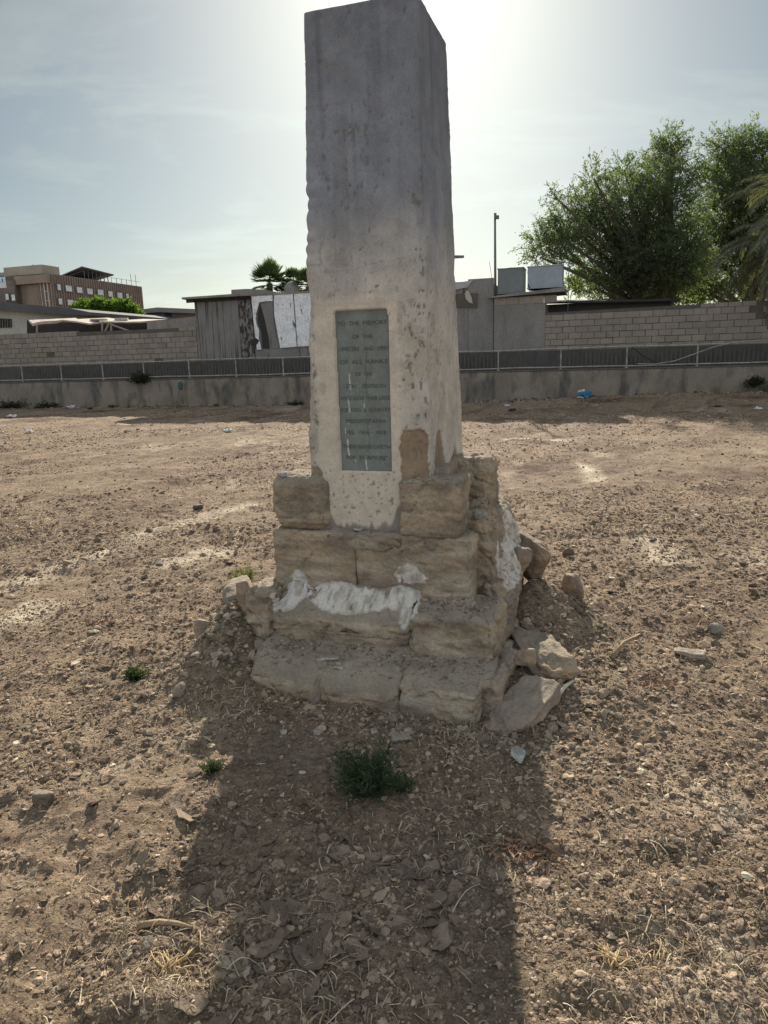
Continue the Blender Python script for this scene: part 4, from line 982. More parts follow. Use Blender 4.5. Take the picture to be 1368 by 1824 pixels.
def topL(s): return 3.08+.06*math.sin(s*.7) if s > -13.6 else 3.24
blockwall('block_wall', -36, -7.70, 1.13, topL, .6, 'grey concrete block wall behind the railing left of the concrete shed', 3)
def topR(s): return 3.07 if s < 9.6 else 3.09+.012*(s-9.6)
blockwall('block_wall', 5.72, 24, 1.13, topR, .6, 'grey concrete block wall behind the railing below the big tree', 4)

# concrete panel shed, from left of the monument to the tanks
sh = wempty('concrete_shed', -2, .62, 0, 'flat roofed shed of stained concrete panels behind the monument with white sheets on its wall', 'shed')
k = 2
def panel(s0, s1, z0, z1, m=PANEL, y=0.0, th=.12, name='wall_panel', lab=None):
    mb = MB(); mb.box(s0+k+.008, s1+k-.008, y, y+th, z0, z1, .003); return mb.build(name, m, sh, label=lab)
xs_ = [-7.70, -6.75, -5.80, -5.52, -5.22]
BURN = mat('blackened_panel', (.24, .225, .21), (.17, .16, .15), scale=2, bscale=30, stain=(.045, .042, .04), sstretch=(2.2, 1, .8), sscale=4.5, slo=.47, shi=.53)
DRIP = mat('streaked_panel', (.245, .232, .22), (.19, .18, .17), scale=1.5, bscale=30, stain=(.06, .057, .053), sstretch=(9, 1, .22), sscale=1.6, slo=.52, shi=.62)
for i, (a, b2) in enumerate(zip(xs_[:-1], xs_[1:])): panel(a, b2, 1.13, 4.13, m=(DRIP, DRIP, BURN, BURN)[i] if i < 4 else PANEL)
panel(-5.22, -2.2, 1.13, 4.14, y=.03); panel(-2.2, 1.0, 1.13, 4.14); panel(1.0, 2.9, 1.13, 4.2)
panel(3.08, 3.97, 1.13, 4.28, CONC2); panel(2.3, 3.08, 1.13, 3.35, CONC2, y=-.01)
mb = MB(); mb.box(-5.7, 5.97, .13, 6.0, 1.13, 4.1); mb.build('shed_body', CONC2, sh)
mb = MB(); mb.box(-6.06, -3.2, -.28, 6.1, 4.14, 4.235, .012); mb.build('roof_slab', SLABM, sh)
mb = MB(); mb.box(-5.75, -3.3, -.10, .0, 4.05, 4.135, .02); mb.box(-5.95, -5.62, -.2, .0, 4.02, 4.13, .03); mb.build('eave_strip', DKM, sh)  # near-black strip along the underside of the slab overhang
mb = MB(); mb.box(-3.19, 4.9, -.04, 6.05, 4.145, 4.21, .01); mb.build('roof_slab', SLABM, sh)
# white sheets with a torn opening
def sheet(pts, y=-.02, name='white_sheet', m=WHT, th=.012):
    n = len(pts); v = [(s+k, y+.004*math.sin(s*9+z*5), z) for s, z in pts]+[(s+k, y+th, z) for s, z in pts]
    return mesh(name, v, [tuple(range(n))]+[tuple(range(2*n-1, n-1, -1))]+[(i, i+n, (i+1) % n+n, (i+1) % n) for i in range(n)], m, sh, smooth=False)
sheet([(-5.21, 4.18), (-5.19, 3.3), (-5.12, 2.16), (-4.93, 2.16), (-4.96, 2.38), (-5.00, 2.62), (-4.97, 2.85), (-5.08, 3.15), (-5.05, 3.5), (-4.90, 3.9), (-4.62, 3.93), (-4.34, 3.92), (-4.33, 4.2)])
sheet([(-4.27, 4.21), (-4.30, 3.4), (-4.13, 2.19), (-3.45, 2.22), (-3.50, 4.2)])
sheet([(-3.46, 4.21), (-3.41, 2.22), (-2.3, 2.24), (-2.3, 4.2)])
sheet([(-4.88, 3.88), (-4.99, 3.5), (-5.03, 3.2), (-4.90, 2.8), (-4.88, 2.20), (-4.60, 2.17), (-4.62, 2.6), (-4.72, 3.2)], y=.01, name='opening_shade', m=DKM, th=.006)  # near-black sheet stands in for the shade inside the torn hole
sheet([(-4.86, 3.87), (-4.70, 3.2), (-4.60, 2.6), (-4.56, 2.17), (-4.20, 2.2), (-4.36, 3.0), (-4.36, 3.87)], y=.012, name='bare_panel', m=PANEL)
sheet([(-5.38, 2.52), (-5.14, 2.6), (-4.98, 2.5), (-5.12, 2.34), (-5.22, 2.22)], y=-.03, name='cloth_scrap', m=DKM)
# opening on the right part, with a patched board, tin and cloth
sheet([(2.3, 4.15), (2.9, 4.2), (3.28, 4.24), (3.06, 4.02), (2.88, 3.98), (2.3, 3.9)], y=-.05, name='tin_flashing', m=mat('tin', (.45, .46, .45), scale=5, rough=.5, metal=.3))
sheet([(2.3, 3.82), (3.42, 3.80), (3.42, 3.32), (2.3, 3.36)], y=-.035, name='patched_board', m=mat('brown_board', (.13, .11, .09), scale=4))
sheet([(3.05, 3.92), (3.12, 3.88), (3.22, 3.66), (3.26, 3.46), (3.14, 3.50), (3.02, 3.62), (2.98, 3.80)], y=-.06, name='cloth_scrap', m=mat('pale_cloth', (.55, .52, .42), scale=6))
mb = MB(); mb.box(1.3, 2.4, 1.5, 2.4, 4.14, 4.42); mb.build('roof_hatch', CONC2, sh)
# plastered lean-to with slab roof, right of the shed
lt = wempty('plastered_leanto', 4.8, .58, 0, 'plastered lean-to with a thin slab roof under two grey water tanks', 'shed')
mb = MB(); mb.box(-.81, .92, 0, 1.5, 1.13, 3.36, .003); mb.build('plaster_wall', CONC2, lt)
mb = MB()
for i, a in enumerate(np.arange(-.80, .9, .42)): mb.box(a, a+.41, -.012, .1, 3.365, 3.60, .004)
mb.build('block_course', BLK, lt)
mb = MB(); mb.add([(-.98, -.12, 3.60), (1.55, -.12, 3.70), (1.55, 1.6, 3.70), (-.98, 1.6, 3.60), (-.98, -.12, 3.65), (1.55, -.12, 3.83), (1.55, 1.6, 3.83), (-.98, 1.6, 3.65)], [(3, 2, 1, 0), (4, 5, 6, 7), (0, 1, 5, 4), (1, 2, 6, 5), (2, 3, 7, 6), (3, 0, 4, 7)]); mb.build('roof_slab', SLABM, lt)
mb = MB(); mb.tube([(.42, -.14, 3.8), (.36, -.14, 3.98)], .02, 6); mb.build('pipe_stub', DKM, lt)
TK1 = mat('grey_tank', (.20, .225, .225), (.16, .18, .18), scale=2, bscale=30, bstr=.15, rough=.5); TK2 = mat('blue_grey_tank', (.33, .39, .42), (.28, .33, .36), scale=2, bscale=30, bstr=.15, rough=.5)
def tank(s, off, z, wd, h, m, label):
    e = wempty('water_tank', s, off, z, label, 'water tank')
    bm = bmesh_box(wd, .9, h); mesh('tank_body', bm[0], bm[1], m, e, smooth=False)
    mb = MB(); mb.box(-wd/2-.015, wd/2+.015, -.465, .465, h-.035, h-.01); mb.build('rim', m, e)
    mb = MB(); mb.box(-wd/2-.012, wd/2+.012, -.462, .462, .0, .03); mb.build('base_frame', m, e)
    mb = MB(); mb.tube([(0, -.05, h-.01), (0, -.05, h+.03)], .16, 14); mb.build('lid', m, e)
def bmesh_box(a, b2, h, r=.03):
    v, f = boxgrid((a/2, b2/2, h/2), .06); inner = np.clip(v, [-(a/2-r), -(b2/2-r), -(h/2-r)], [(a/2-r), (b2/2-r), (h/2-r)]); d_ = v-inner; n = d_/(np.linalg.norm(d_, axis=1)[:, None]+1e-9)
    p = inner+n*r; p[:, 2] += h/2; return p, f
tank(4.52, .62+.6, 3.74, .88, .86, TK1, 'dark grey square water tank beside the light pole on the roof')
tank(5.68, .62+.55, 3.86, 1.16, .74, TK2, 'pale blue-grey square water tank, the right one on the roof')
# dark low sheds behind the right block wall
ds = wempty('dark_shed', 7.9, 2.2, 0, 'dark low shed under the tree behind the block wall', 'shed')
mb = MB(); mb.box(-2.3, 1.9, 0, 3, 0, 3.42, .01); mb.build('shed_wall', mat('dark_wall', (.09, .085, .08), scale=2), ds)
mb = MB(); mb.add([(-2.3, -.3, 3.42), (2.2, -.3, 3.30), (2.2, 3.2, 3.55), (-2.3, 3.2, 3.75), (-2.3, -.3, 3.48), (2.2, -.3, 3.36), (2.2, 3.2, 3.61), (-2.3, 3.2, 3.81)], [(3, 2, 1, 0), (4, 5, 6, 7), (0, 1, 5, 4), (1, 2, 6, 5), (2, 3, 7, 6), (3, 0, 4, 7)]); mb.build('shed_roof', DKM, ds)

# light pole, mast, arm showing beside the monument
lp = wempty('light_pole', 3.98, .95, 0, 'tall thin pole with a floodlight standing beside the dark tank', 'light pole')
POLE = mat('pole_metal', (.16, .16, .155), scale=4, rough=.6)
mb = MB(); mb.tube([(0, 0, 0), (0, 0, 4.2), (-.02, 0, 6.36)], [.05, .045, .035], 8); mb.build('pole', POLE, lp, smooth=True)
mb = MB(); mb.box(-.03, .12, -.10, .03, 6.22, 6.33, .01); mb.box(-.05, .03, -.03, .04, 6.30, 6.42, .006); mb.build('lamp_head', POLE, lp)
mb = MB(); mb.tube([(-.12, .1, 4.2), (-.18, .1, 4.6), (-.22, .1, 4.85)], .008, 5); mb.build('whip_aerial', POLE, lp)
ms = wempty('antenna_mast', 6.42, 1.6, 0, 'thin bent aerial mast right of the blue-grey tank', 'antenna')
mb = MB(); mb.tube([(0, 0, 0), (0, 0, 5.05)], .016, 6); mb.build('mast', POLE, ms, smooth=True)
mb = MB(); mb.tube([(-.02, 0, 4.70), (.12, 0, 4.66), (.28, 0, 4.63), (.48, 0, 4.57)], .012, 5); mb.tube([(-.14, 0, 4.52), (.06, 0, 4.52)], .012, 5); mb.build('aerial_arm', POLE, ms, smooth=True)
q = at(805, 458, 30); ar = empty('street_lamp', (q.x-.35, 30, 0), 0, 'street lamp mostly hidden behind the monument with its head poking out at right', 'street lamp')
mb = MB(); mb.tube([(0, 0, 0), (0, 0, q.z+.05)], .05, 8); mb.build('pole', POLE, ar, smooth=True)
e_ = at(826, 457, 30).x-ar.location.x; mb = MB(); mb.tube([(0, 0, q.z), (e_-.4, 0, q.z)], .03, 6); mb.box(e_-.42, e_, -.1, .1, q.z-.04, q.z+.05, .012); mb.build('lamp_head', POLE, ar)

# ---------------------------------------------------------------- behind the left block wall
CREAM = mat('cream_render', (.50, .48, .42), (.40, .38, .33), scale=1, bscale=12)
GREYB = mat('grey_house', (.26, .25, .235), (.2, .19, .18), scale=.8, bscale=12); DKR = mat('dark_roof_edge', (.12, .12, .118), (.09, .09, .09), scale=1)
def uv(px, py, Y): return at(px, py, Y)
hs = empty('low_house', (uv(60, 600, 40).x, 40, 0), -PA, 'low cream house with a dark grey roof slab at the far left', 'house')
ox = hs.location.x
def poly_prism(name, pts, Y, depth, m, parent):
    """a wall outline read at distance Y, given real depth away from the viewer"""
    P = [at(px, py, Y) for px, py in pts]; d_ = Vector((sin(PA), cos(PA), 0))*depth
    W = [parent.matrix_world_inv @ p for p in P+[p+d_ for p in P]] if False else [Matrix.Rotation(PA, 4, 'Z') @ (p-parent.location) for p in P+[p+d_ for p in P]]
    n = len(pts); return mesh(name, W, [tuple(range(n)), tuple(range(2*n-1, n-1, -1))]+[(i, i+n, (i+1) % n+n, (i+1) % n) for i in range(n)], m, parent, smooth=False)
poly_prism('wall', [(-180, 540), (130, 561), (130, 640), (-180, 650)], 40, 8, CREAM, hs)
wn = poly_prism('window', [(-16, 566), (19.5, 568), (20, 583), (-16, 584)], 39.94, .05, DKM, hs)
mbp = MB()
for i in range(8):
    p = Matrix.Rotation(PA, 4, 'Z') @ (at(-14+i*4.6, 567, 39.9)-hs.location); q = Matrix.Rotation(PA, 4, 'Z') @ (at(-14+i*4.6, 583, 39.9)-hs.location); mbp.tube([p, q], .012, 4)
o_ = mbp.build('window_bar', RAILM, wn)
poly_prism('roof', [(-180, 523), (125, 549), (160, 556), (160, 562), (125, 562), (-180, 537)], 39.6, 9, DKR, hs)
# corrugated canopy on poles
cp = empty('tin_canopy', (uv(165, 585, 35).x, 35, 0), -PA, 'sagging rusty tin canopy over the block wall at left', 'canopy')
TIN = mat('rusty_tin', (.50, .45, .38), (.33, .26, .2), scale=3, bscale=30, rough=.6)
tops = [(51, 571), (58, 577), (66, 575), (74, 573.5), (88, 572.5), (100, 572), (112, 570.5), (124, 572), (136, 573), (150, 575.5), (160, 577), (172, 575), (182, 573), (200, 573.5), (225, 574), (250, 573.5), (280, 571)]
vt = []; 
for i, (px, py) in enumerate(tops): 
    a = Matrix.Rotation(PA, 4, 'Z') @ (at(px, py-1.0, 35)-cp.location); b2 = Matrix.Rotation(PA, 4, 'Z') @ (at(px, py+1.6+(2.2 if 52 < px < 110 else 0), 35)-cp.location); vt.append((a, b2))
V_ = []; 
for a, b2 in vt: V_ += [tuple(a), tuple(b2), (a.x, a.y+3.2, a.z+.25), (b2.x, b2.y+3.2, a.z+.2)]
F_ = []
for i in range(len(vt)-1):
    j = 4*i; F_ += [(j, j+4, j+5, j+1), (j+2, j+6, j+4, j), (j+1, j+5, j+7, j+3), (j+3, j+7, j+6, j+2)]
mesh('tin_sheet', V_, F_, TIN, cp, smooth=False)
poly_prism('canopy_shade', [(48, 570), (330, 571), (330, 640), (48, 640)], 38.5, .3, DKM, cp)  # dark sheet stands in for the shade beneath the canopy
def stick(name, p1, p2, Y, r, m, parent):
    a = Matrix.Rotation(PA, 4, 'Z') @ (at(*p1, Y)-parent.location); b2 = Matrix.Rotation(PA, 4, 'Z') @ (at(*p2, Y)-parent.location); mb = MB(); mb.tube([a, b2], r, 6); return mb.build(name, m, parent)
GW = mat('grey_wood', (.3, .27, .23), scale=6)
for a, b2 in (((182, 574), (182, 605)), ((194, 576), (184, 597)), ((198, 574), (198, 605)), ((198, 578), (245, 595)), ((262, 573), (272, 588)), ((66, 578), (66, 605))): stick('prop', a, b2, 34.9, .045, GW, cp)
ub = uv(169, 569, 35.5); mb = MB(); mb.box(-.35, .35, -.2, .2, 0, .08); tag(mb.build('loose_board', RAILM, loc=(ub.x, 36, ub.z-.03)), 'white board lying on the tin canopy', 'board')
ub = uv(210, 568, 35.5); mb = MB(); mb.box(-.3, .3, -.2, .2, 0, .12); tag(mb.build('loose_board', CREAM, loc=(ub.x, 36, ub.z-.05), rz=.2), 'small cream box lying on the right of the tin canopy', 'box')
# grey screen wall and the brown-topped house between canopy and shed
gs = empty('screen_wall', (uv(315, 580, 33).x, 33, 0), -PA, 'smooth grey wall strip between the canopy and the concrete shed', 'wall')
poly_prism('wall_face', [(262, 572), (300, 569), (356, 563), (356, 640), (262, 640)], 33, .25, CONC2, gs)
bh = empty('flat_roof_house', (uv(300, 560, 48).x, 48, 0), -PA, 'brownish flat roofed house beyond the screen wall', 'house')
poly_prism('wall', [(248, 556), (360, 558), (360, 600), (248, 600)], 48, 6, mat('brown_render', (.24, .19, .15), scale=1), bh)
poly_prism('parapet', [(244, 552), (280, 547.5), (360, 551), (360, 558.5), (280, 556), (244, 559)], 47.7, 6.6, GREYB, bh)
poly_prism('window', [(294, 557), (304, 557), (304, 568), (294, 568)], 47.9, .1, DKM, bh)
rb = empty('roof_block', (uv(425, 520, 40).x, 40, 0), -PA, 'small grey roof parapet beside the palms', 'house')
poly_prism('wall', [(412, 516), (440, 514.5), (470, 516), (470, 600), (412, 600)], 40, 4, GREYB, rb)

# ---------------------------------------------------------------- large brick office block far behind
BRK = mat('brown_brick', (.30, .245, .20), (.235, .19, .155), scale=.3, bscale=3, bstr=.2); BRK2 = mat('brown_brick_dark', (.19, .16, .14), (.10, .085, .075), scale=.4, bscale=3)
GLS = mat('window_glass', (.72, .78, .80), (.5, .56, .58), scale=.9, bscale=2, rough=.15, spec=.6); PIPE = mat('pale_pipe', (.6, .58, .54), scale=2)
D0 = 130.
corner = at(94, 530, D0); ob = empty('office_building', (corner.x, D0, 0), -PA, 'large brown brick office block with window rows and a roof canopy at far left', 'building')
def hz(py, px=94, Y=D0): return at(px, py, Y).z
ztop = hz(487); L_ = 25.5
# local: x left(-)/right, y runs away along the window facade (facade at x=0)
mb = MB(); mb.box(-16, 0, 0, L_, 0, ztop); mb.build('wall', BRK, ob)
mb = MB()
for i in range(int(L_/.62)): mb.box(0, .12, i*.62, i*.62+.16, 2, ztop-.1)
mb.build('pilasters', BRK2, ob)
def onfac(px, py):
    """point on the window facade seen in that direction"""
    d = _F + _R*((px-684)/FPX) - _U*((py-912)/FPX); nrm = Vector((cos(PA), -sin(PA), 0)); o = Vector((corner.x, D0, 0)); c0 = Vector((0, 0, HEYE))
    t = (o-c0).dot(nrm)/d.dot(nrm); q = c0+d*t; return (q-o).dot(Vector((sin(PA), cos(PA), 0))), q.z
wins = [((98.5, 505), (108, 516)), ((113.5, 507), (128, 518.5)), ((133.5, 510), (146.5, 521)), ((152, 512.5), (165, 523)), ((171, 514.5), (184, 524.5)), ((190, 517.5), (200.5, 527)), ((206, 520), (217.5, 529)), ((222, 522), (229, 530)),
        ((101, 530.5), (111, 541)), ((117, 532.5), (131, 541.5))]
for (p, q) in wins:
    y0, z1 = onfac(*p); y1, z0 = onfac(*q); z0 = min(z0, z1-1.2)
    fr = MB(); fr.box(.0, .17, y0, y1, z0, z1); fo = fr.build('window', BRK2, ob)
    gb = MB(); gb.box(.18, .24, y0+.2, y1-.2, z0+.1, z1-.1); gb.build('pane', GLS, fo)
# end face toward the field: louvred tower, drum, pipes
zb = hz(545)
mb = MB(); mb.box(-16, -6.9, -1.2, 0, 0, hz(489, 40)); mb.build('end_wall', BRK2, ob)
mb = MB(); mb.box(-9.5, -1.0, -.6, 3.5, ztop, ztop+1.5); mb.box(-13, -9.5, -.2, 3, ztop, ztop+.8); mb.build('stair_head', mat('tan_render', (.38, .34, .28), (.3, .27, .22), scale=.5), ob)
mb = MB(); mb.box(-12.5, -.1, -1.2, .4, ztop-1.6, ztop-.2); mb.build('parapet_band', BRK, ob)
mb = MB()
for i in range(16): mb.tube([(-5.5+i*.36, -.05-.5*math.sin(i/15*pi), 2), (-5.5+i*.36, -.05-.5*math.sin(i/15*pi), ztop-1.7)], .17, 6)
mb.build('louvre_drum', BRK, ob)
mb = MB(); mb.tube([(-.9, -.8, 3), (-.9, -.8, ztop-.8)], .09, 6); mb.tube([(-.35, -.6, 3), (-.35, -.6, ztop-1)], .07, 6); mb.tube([(-1.6, -.85, 3), (-1.6, -.85, ztop-1)], .05, 6)
for i in range(6): mb.tube([(-.9, -.8, ztop-3-i*1.6), (-.3, -.4, ztop-3-i*1.6)], .06, 5)
mb.build('downpipe', PIPE, ob)
mb = MB(); mb.box(-9.5, -6.6, -1.6, -1.15, ztop-9, ztop-.9); mb.build('stair_tower', BRK2, ob)
for (a, z) in ((-8.8, ztop-3.6), (-7.4, ztop-3.8), (-7.6, ztop-7.2), (-12, ztop-8)):
    mb = MB(); mb.box(a, a+.9, -1.75, -1.2, z-.7, z+.7); fo = mb.build('window', BRK2, ob); mb = MB(); mb.box(a+.1, a+.8, -1.8, -1.74, z-.5, z+.5); mb.build('pane', GLS, fo)
# roof canopy of solar racks, plants, rails
y0, z0 = onfac(149, 495); y1, z1 = onfac(206, 500)
mb = MB(); mb.add([(-.3, y0+.2, z0+1.9), (-.3, y1, z1+1.0), (-7, y1-.8, z1-.4), (-7, y0+.8, z0+.4), (-.3, y0+.2, z0+2.1), (-.3, y1, z1+1.2), (-7, y1-.8, z1-.2), (-7, y0+.8, z0+.6)], [(3, 2, 1, 0), (4, 5, 6, 7), (0, 1, 5, 4), (1, 2, 6, 5), (2, 3, 7, 6), (3, 0, 4, 7)])
mb.build('roof_canopy', DKR, ob)
mb = MB()
for yy in np.linspace(y0+1, y1-1.5, 7): mb.tube([(-.6, yy, ztop-.1), (-.6, yy, ztop+1.6)], .09, 5); mb.tube([(-.6, yy, ztop+1.5), (-6, yy, ztop+.4)], .09, 5)
mb.build('canopy_frame', DKR, ob)
mb = MB()
for yy in np.linspace(y1-.5, L_-1, 6): mb.tube([(-.6, yy, ztop-.1), (-.6, yy, ztop+1.1+(1.2 if yy > L_-4 else 0))], .05, 5)
mb.tube([(-.6, y1-.5, ztop+1.0), (-.6, L_+.5, ztop+1.0)], .05, 5); mb.build('roof_rail', POLE, ob)
mb = MB(); mb.tube([(-2.6, 0, ztop), (-2.6, 0, ztop+1.4)], .06, 5); mb.tube([(-3.6, 0, ztop+1.7), (-1.6, 0, ztop+.9)], .05, 5); mb.box(-2.3, -1.4, -.1, .1, ztop+.8, ztop+1.3); mb.build('roof_aerial', POLE, ob)
# banner
bnx = at(3, 502, 120); bn = empty('banner', (bnx.x, 120, 0), 0, 'white and blue printed banner on two posts at the left edge', 'banner')
za, zc = at(3, 491, 120).z, at(3, 513, 120).z; xr = at(9.5, 500, 120).x-bnx.x
mb = MB(); mb.box(xr-7, xr, -.06, .06, zc, za); mb.build('banner_sheet', mat('banner_white', (.72, .76, .80), scale=1), bn)
mb = MB(); mb.tube([(xr-.5, .15, 0), (xr-.5, .15, za)], .12, 6); mb.tube([(xr-6.5, .15, 0), (xr-6.5, .15, za)], .12, 6); mb.build('post', POLE, bn)
BLU = mat('banner_blue', (.05, .22, .48), scale=1); mb = MB(); h_ = za-zc
mb.box(xr-7, xr, -.075, -.062, za-h_*.12, za); mb.box(xr-1.25, xr-1.0, -.075, -.062, zc+h_*.42, zc+h_*.78); mb.box(xr-1.25, xr-.75, -.075, -.062, zc+h_*.42, zc+h_*.5)
mb.box(xr-.55, xr-.35, -.075, -.062, zc+h_*.45, zc+h_*.75); mb.box(xr-2.2, xr-1.6, -.075, -.062, zc+h_*.45, zc+h_*.55); mb.box(xr-1.85, xr-1.65, -.075, -.062, zc+h_*.45, zc+h_*.8); mb.build('banner_print', BLU, bn)

# ---------------------------------------------------------------- trees
BARK = mat('bark', (.13, .105, .08), (.08, .065, .05), scale=4, bscale=30, rough=.95)
def leaves(P, D, L, W, seed):
    """P points, D directions (n,3), leaf length, width -> verts, quads (diamond leaves)"""
    rg = np.random.RandomState(seed); n = len(P); r = rg.normal(size=(n, 3)); s = np.cross(D, r); s /= np.linalg.norm(s, axis=1)[:, None]+1e-9
    l = L*rg.uniform(.6, 1.4, n)[:, None]; w_ = W*rg.uniform(.6, 1.4, n)[:, None]
    V_ = np.stack([P, P+D*l*.5+s*w_, P+D*l, P+D*l*.5-s*w_], 1).reshape(-1, 3); return V_, np.arange(4*n).reshape(n, 4)
def tree(name, base, lobes, ntw, label, seed, lm, L=.15, W=.022, droop=.5, up=.45, tw=1.1, per=16, trunk=.28, cat='tree', limb=True, group=None):
    rg = np.random.RandomState(seed); e = empty(name, base, 0, label, cat, group); bo = np.array(base)
    lob = [(np.array(c_)-bo, r) for c_, r in lobes]
    PP = []; DD = []; mb = MB(); wt = np.array([r**2 for _, r in lob]); wt /= wt.sum()
    cen = np.mean([c_ for c_, _ in lob], 0); fork = np.array([0, 0, max(.8, cen[2]*.42)])
    if limb:
        mb.tube([(0, 0, -.1), (trunk*.2, 0, fork[2]*.5), tuple(fork)], [trunk, trunk*.8, trunk*.7], 10)
        for c_, r in lob:
            m1 = fork+(c_-fork)*.5+rg.normal(0, .15, 3)+np.array([0, 0, .2]); mb.tube([tuple(fork-np.array([0, 0, .2])), tuple(m1), tuple(c_)], [trunk*.42, trunk*.24, trunk*.08], 6)
    for k_ in range(ntw):
        i = rg.choice(len(lob), p=wt); c_, r = lob[i]; u = rg.normal(size=3); u /= np.linalg.norm(u); p = c_+u*r*rg.uniform(.1, .95)**.7*np.array([1, 1, .9])
        d_ = u*.7+rg.normal(0, .45, 3)+np.array([0, 0, up]); d_ /= np.linalg.norm(d_); Lt = tw*rg.uniform(.5, 1.2)*min(1, .5+r*.5); pts = [p.copy()]
        for j in range(5):
            d_ = d_+np.array([0, 0, -droop*.22])+rg.normal(0, .10, 3); d_ /= np.linalg.norm(d_); p = p+d_*Lt/5; pts.append(p.copy())
        if limb and k_ % 2 == 0: mb.tube([tuple(q_) for q_ in pts], [.014, .012, .010, .008, .006, .004], 3)
        pts = np.array(pts); t = rg.uniform(.05, 5, per); ii = np.minimum(t.astype(int), 4); f_ = (t-ii)[:, None]
        q_ = pts[ii]*(1-f_)+pts[ii+1]*f_; dd = pts[ii+1]-pts[ii]; dd /= np.linalg.norm(dd, axis=1)[:, None]
        dd = dd*.6+rg.normal(0, .6, (per, 3)); dd /= np.linalg.norm(dd, axis=1)[:, None]; PP.append(q_+rg.normal(0, .03, (per, 3))); DD.append(dd)
    if limb: mb.build('trunk', BARK, e, smooth=True)
    V_, F_ = leaves(np.concatenate(PP), np.concatenate(DD), L, W, seed+1); mesh('crown', V_, F_, lm, e, smooth=False)
    return e
LF1 = leafmat('tree_leaf', (.14, .175, .11), (.085, .112, .072), .5); LF2 = leafmat('bright_leaf', (.15, .225, .06), (.07, .12, .035), .4); LF3 = leafmat('fan_palm_leaf', (.12, .16, .075), (.06, .085, .045), .25)
LF4 = leafmat('dry_frond_leaf', (.20, .205, .15), (.12, .135, .10), .2)
def lobesat(L_, Y, seed, dj=1.0):
    rg = random.Random(seed); return [(tuple(at(px, py, Y+rg.uniform(-dj, dj))), r/1265*Y) for px, py, r in L_]
big = [(972, 432, 34), (985, 400, 26), (1012, 380, 38), (1050, 350, 36), (1062, 400, 48), (1085, 335, 34), (1120, 330, 40), (1130, 390, 56), (1100, 440, 50), (1170, 312, 36), (1190, 275, 30), (1192, 335, 44), (1185, 385, 56), (1160, 440, 56), (1090, 490, 42), (1130, 500, 38), (1210, 440, 44), (1020, 430, 34), (1060, 505, 26), (1195, 252, 20), (1188, 262, 24), (1058, 318, 20), (1112, 302, 22), (962, 458, 16), (1140, 470, 44), (1190, 490, 40), (1225, 470, 40), (1110, 525, 26), (990, 352, 14)]
big = [(a, b2+(20 if b2 < 420 and r > 24 and a < 1160 else 8 if r > 24 else 0), r) for a, b2, r in big]
tree('shade_tree', (at(1168, 700, 31).x, 31, 0), lobesat(big, 31, 5, 1.5) , 5000, 'big feathery green tree behind the block wall with drooping left branches', 21, LF1, L=.13, W=.019, per=17, trunk=.42, tw=.95)
rt = [(1275, 320, 40), (1300, 290, 40), (1350, 285, 44), (1325, 345, 50), (1375, 345, 54), (1285, 390, 56), (1340, 410, 60), (1400, 400, 60), (1420, 310, 50), (1260, 450, 50), (1320, 470, 50), (1390, 470, 50), (1450, 380, 60), (1275, 500, 36), (1230, 505, 30), (1290, 262, 22), (1345, 258, 22), (1320, 270, 16)]
tree('shade_tree', (at(1330, 700, 34).x, 34, 0), lobesat(rt, 34, 6, 1.5), 3600, 'darker leafy tree at the right edge behind the palm', 22, LF1, L=.17, W=.024, per=17, trunk=.35, tw=1.0, droop=.3)
sb = [(1040, 500, 22), (1215, 515, 34), (1260, 520, 30), (1165, 520, 26), (1310, 520, 26), (1020, 515, 16)]
tree('yard_bush', (at(1150, 640, 36).x, 36, 0), lobesat(sb, 36, 7, .6), 700, 'sunlit yellow-green bushes low behind the big tree trunk', 23, LF2, L=.16, W=.03, per=14, trunk=.12, tw=.6, cat='bush')
gb_ = [(140, 562, 12), (158, 556, 14), (178, 551, 14), (200, 556, 14), (220, 554, 14), (236, 562, 11), (150, 562, 16), (180, 562, 18), (210, 562, 18), (232, 566, 13)]
tree('garden_tree', (at(186, 640, 46).x, 46, 0), lobesat(gb_, 46, 8, .5), 1500, 'rounded bright green tree in front of the brick office block', 24, LF2, L=.20, W=.045, per=16, trunk=.2, tw=.6, up=.9, droop=.1)

def fanpalm(px, py, Y, R_, nf, label, seed):
    c_ = at(px, py, Y); e = empty('fan_palm', (c_.x, c_.y, 0), 0, label, 'palm tree'); rg = random.Random(seed)
    mb = MB(); mb.tube([(0, 0, 0), (.05, 0, c_.z*.5), (0, 0, c_.z)], [.22, .17, .2], 10); mb.build('trunk', BARK, e, smooth=True)
    fr = MB()
    for _ in range(nf):
        a = rg.uniform(0, 6.28); el = rg.uniform(-.55, 1.45); d_ = Vector((cos(a)*cos(el), sin(a)*cos(el), sin(el))); L = R_*rg.uniform(.45, .7); o = Vector((0, 0, c_.z)); p = o+d_*L
        s = d_.cross(Vector((0, 0, 1))).normalized(); u = s.cross(d_); fr.add([o+s*.015, p+s*.01, p-s*.01, o-s*.015], [(0, 1, 2, 3)])
        for j in range(15):
            th = -1.35+2.7*j/14; dd = (d_*cos(th)+s*sin(th)+u*rg.uniform(-.05, .12)).normalized(); l = R_*.62*rg.uniform(.8, 1.05)*(1-.25*abs(th)/1.35); w_ = (u*sin(.3)+s*cos(th)-d_*sin(th)).normalized()*.055
            tip = p+dd*l+Vector((0, 0, -.10*l*rg.random())); fr.add([p, p+dd*l*.5+w_, tip, p+dd*l*.5-w_], [(0, 1, 2, 3)])
    fr.build('crown', LF3, e)
fanpalm(480, 505, 46, 1.30, 60, 'left fan palm above the shed roof', 1)
fanpalm(524, 508, 47, 1.05, 50, 'right smaller fan palm next to the monument', 2)
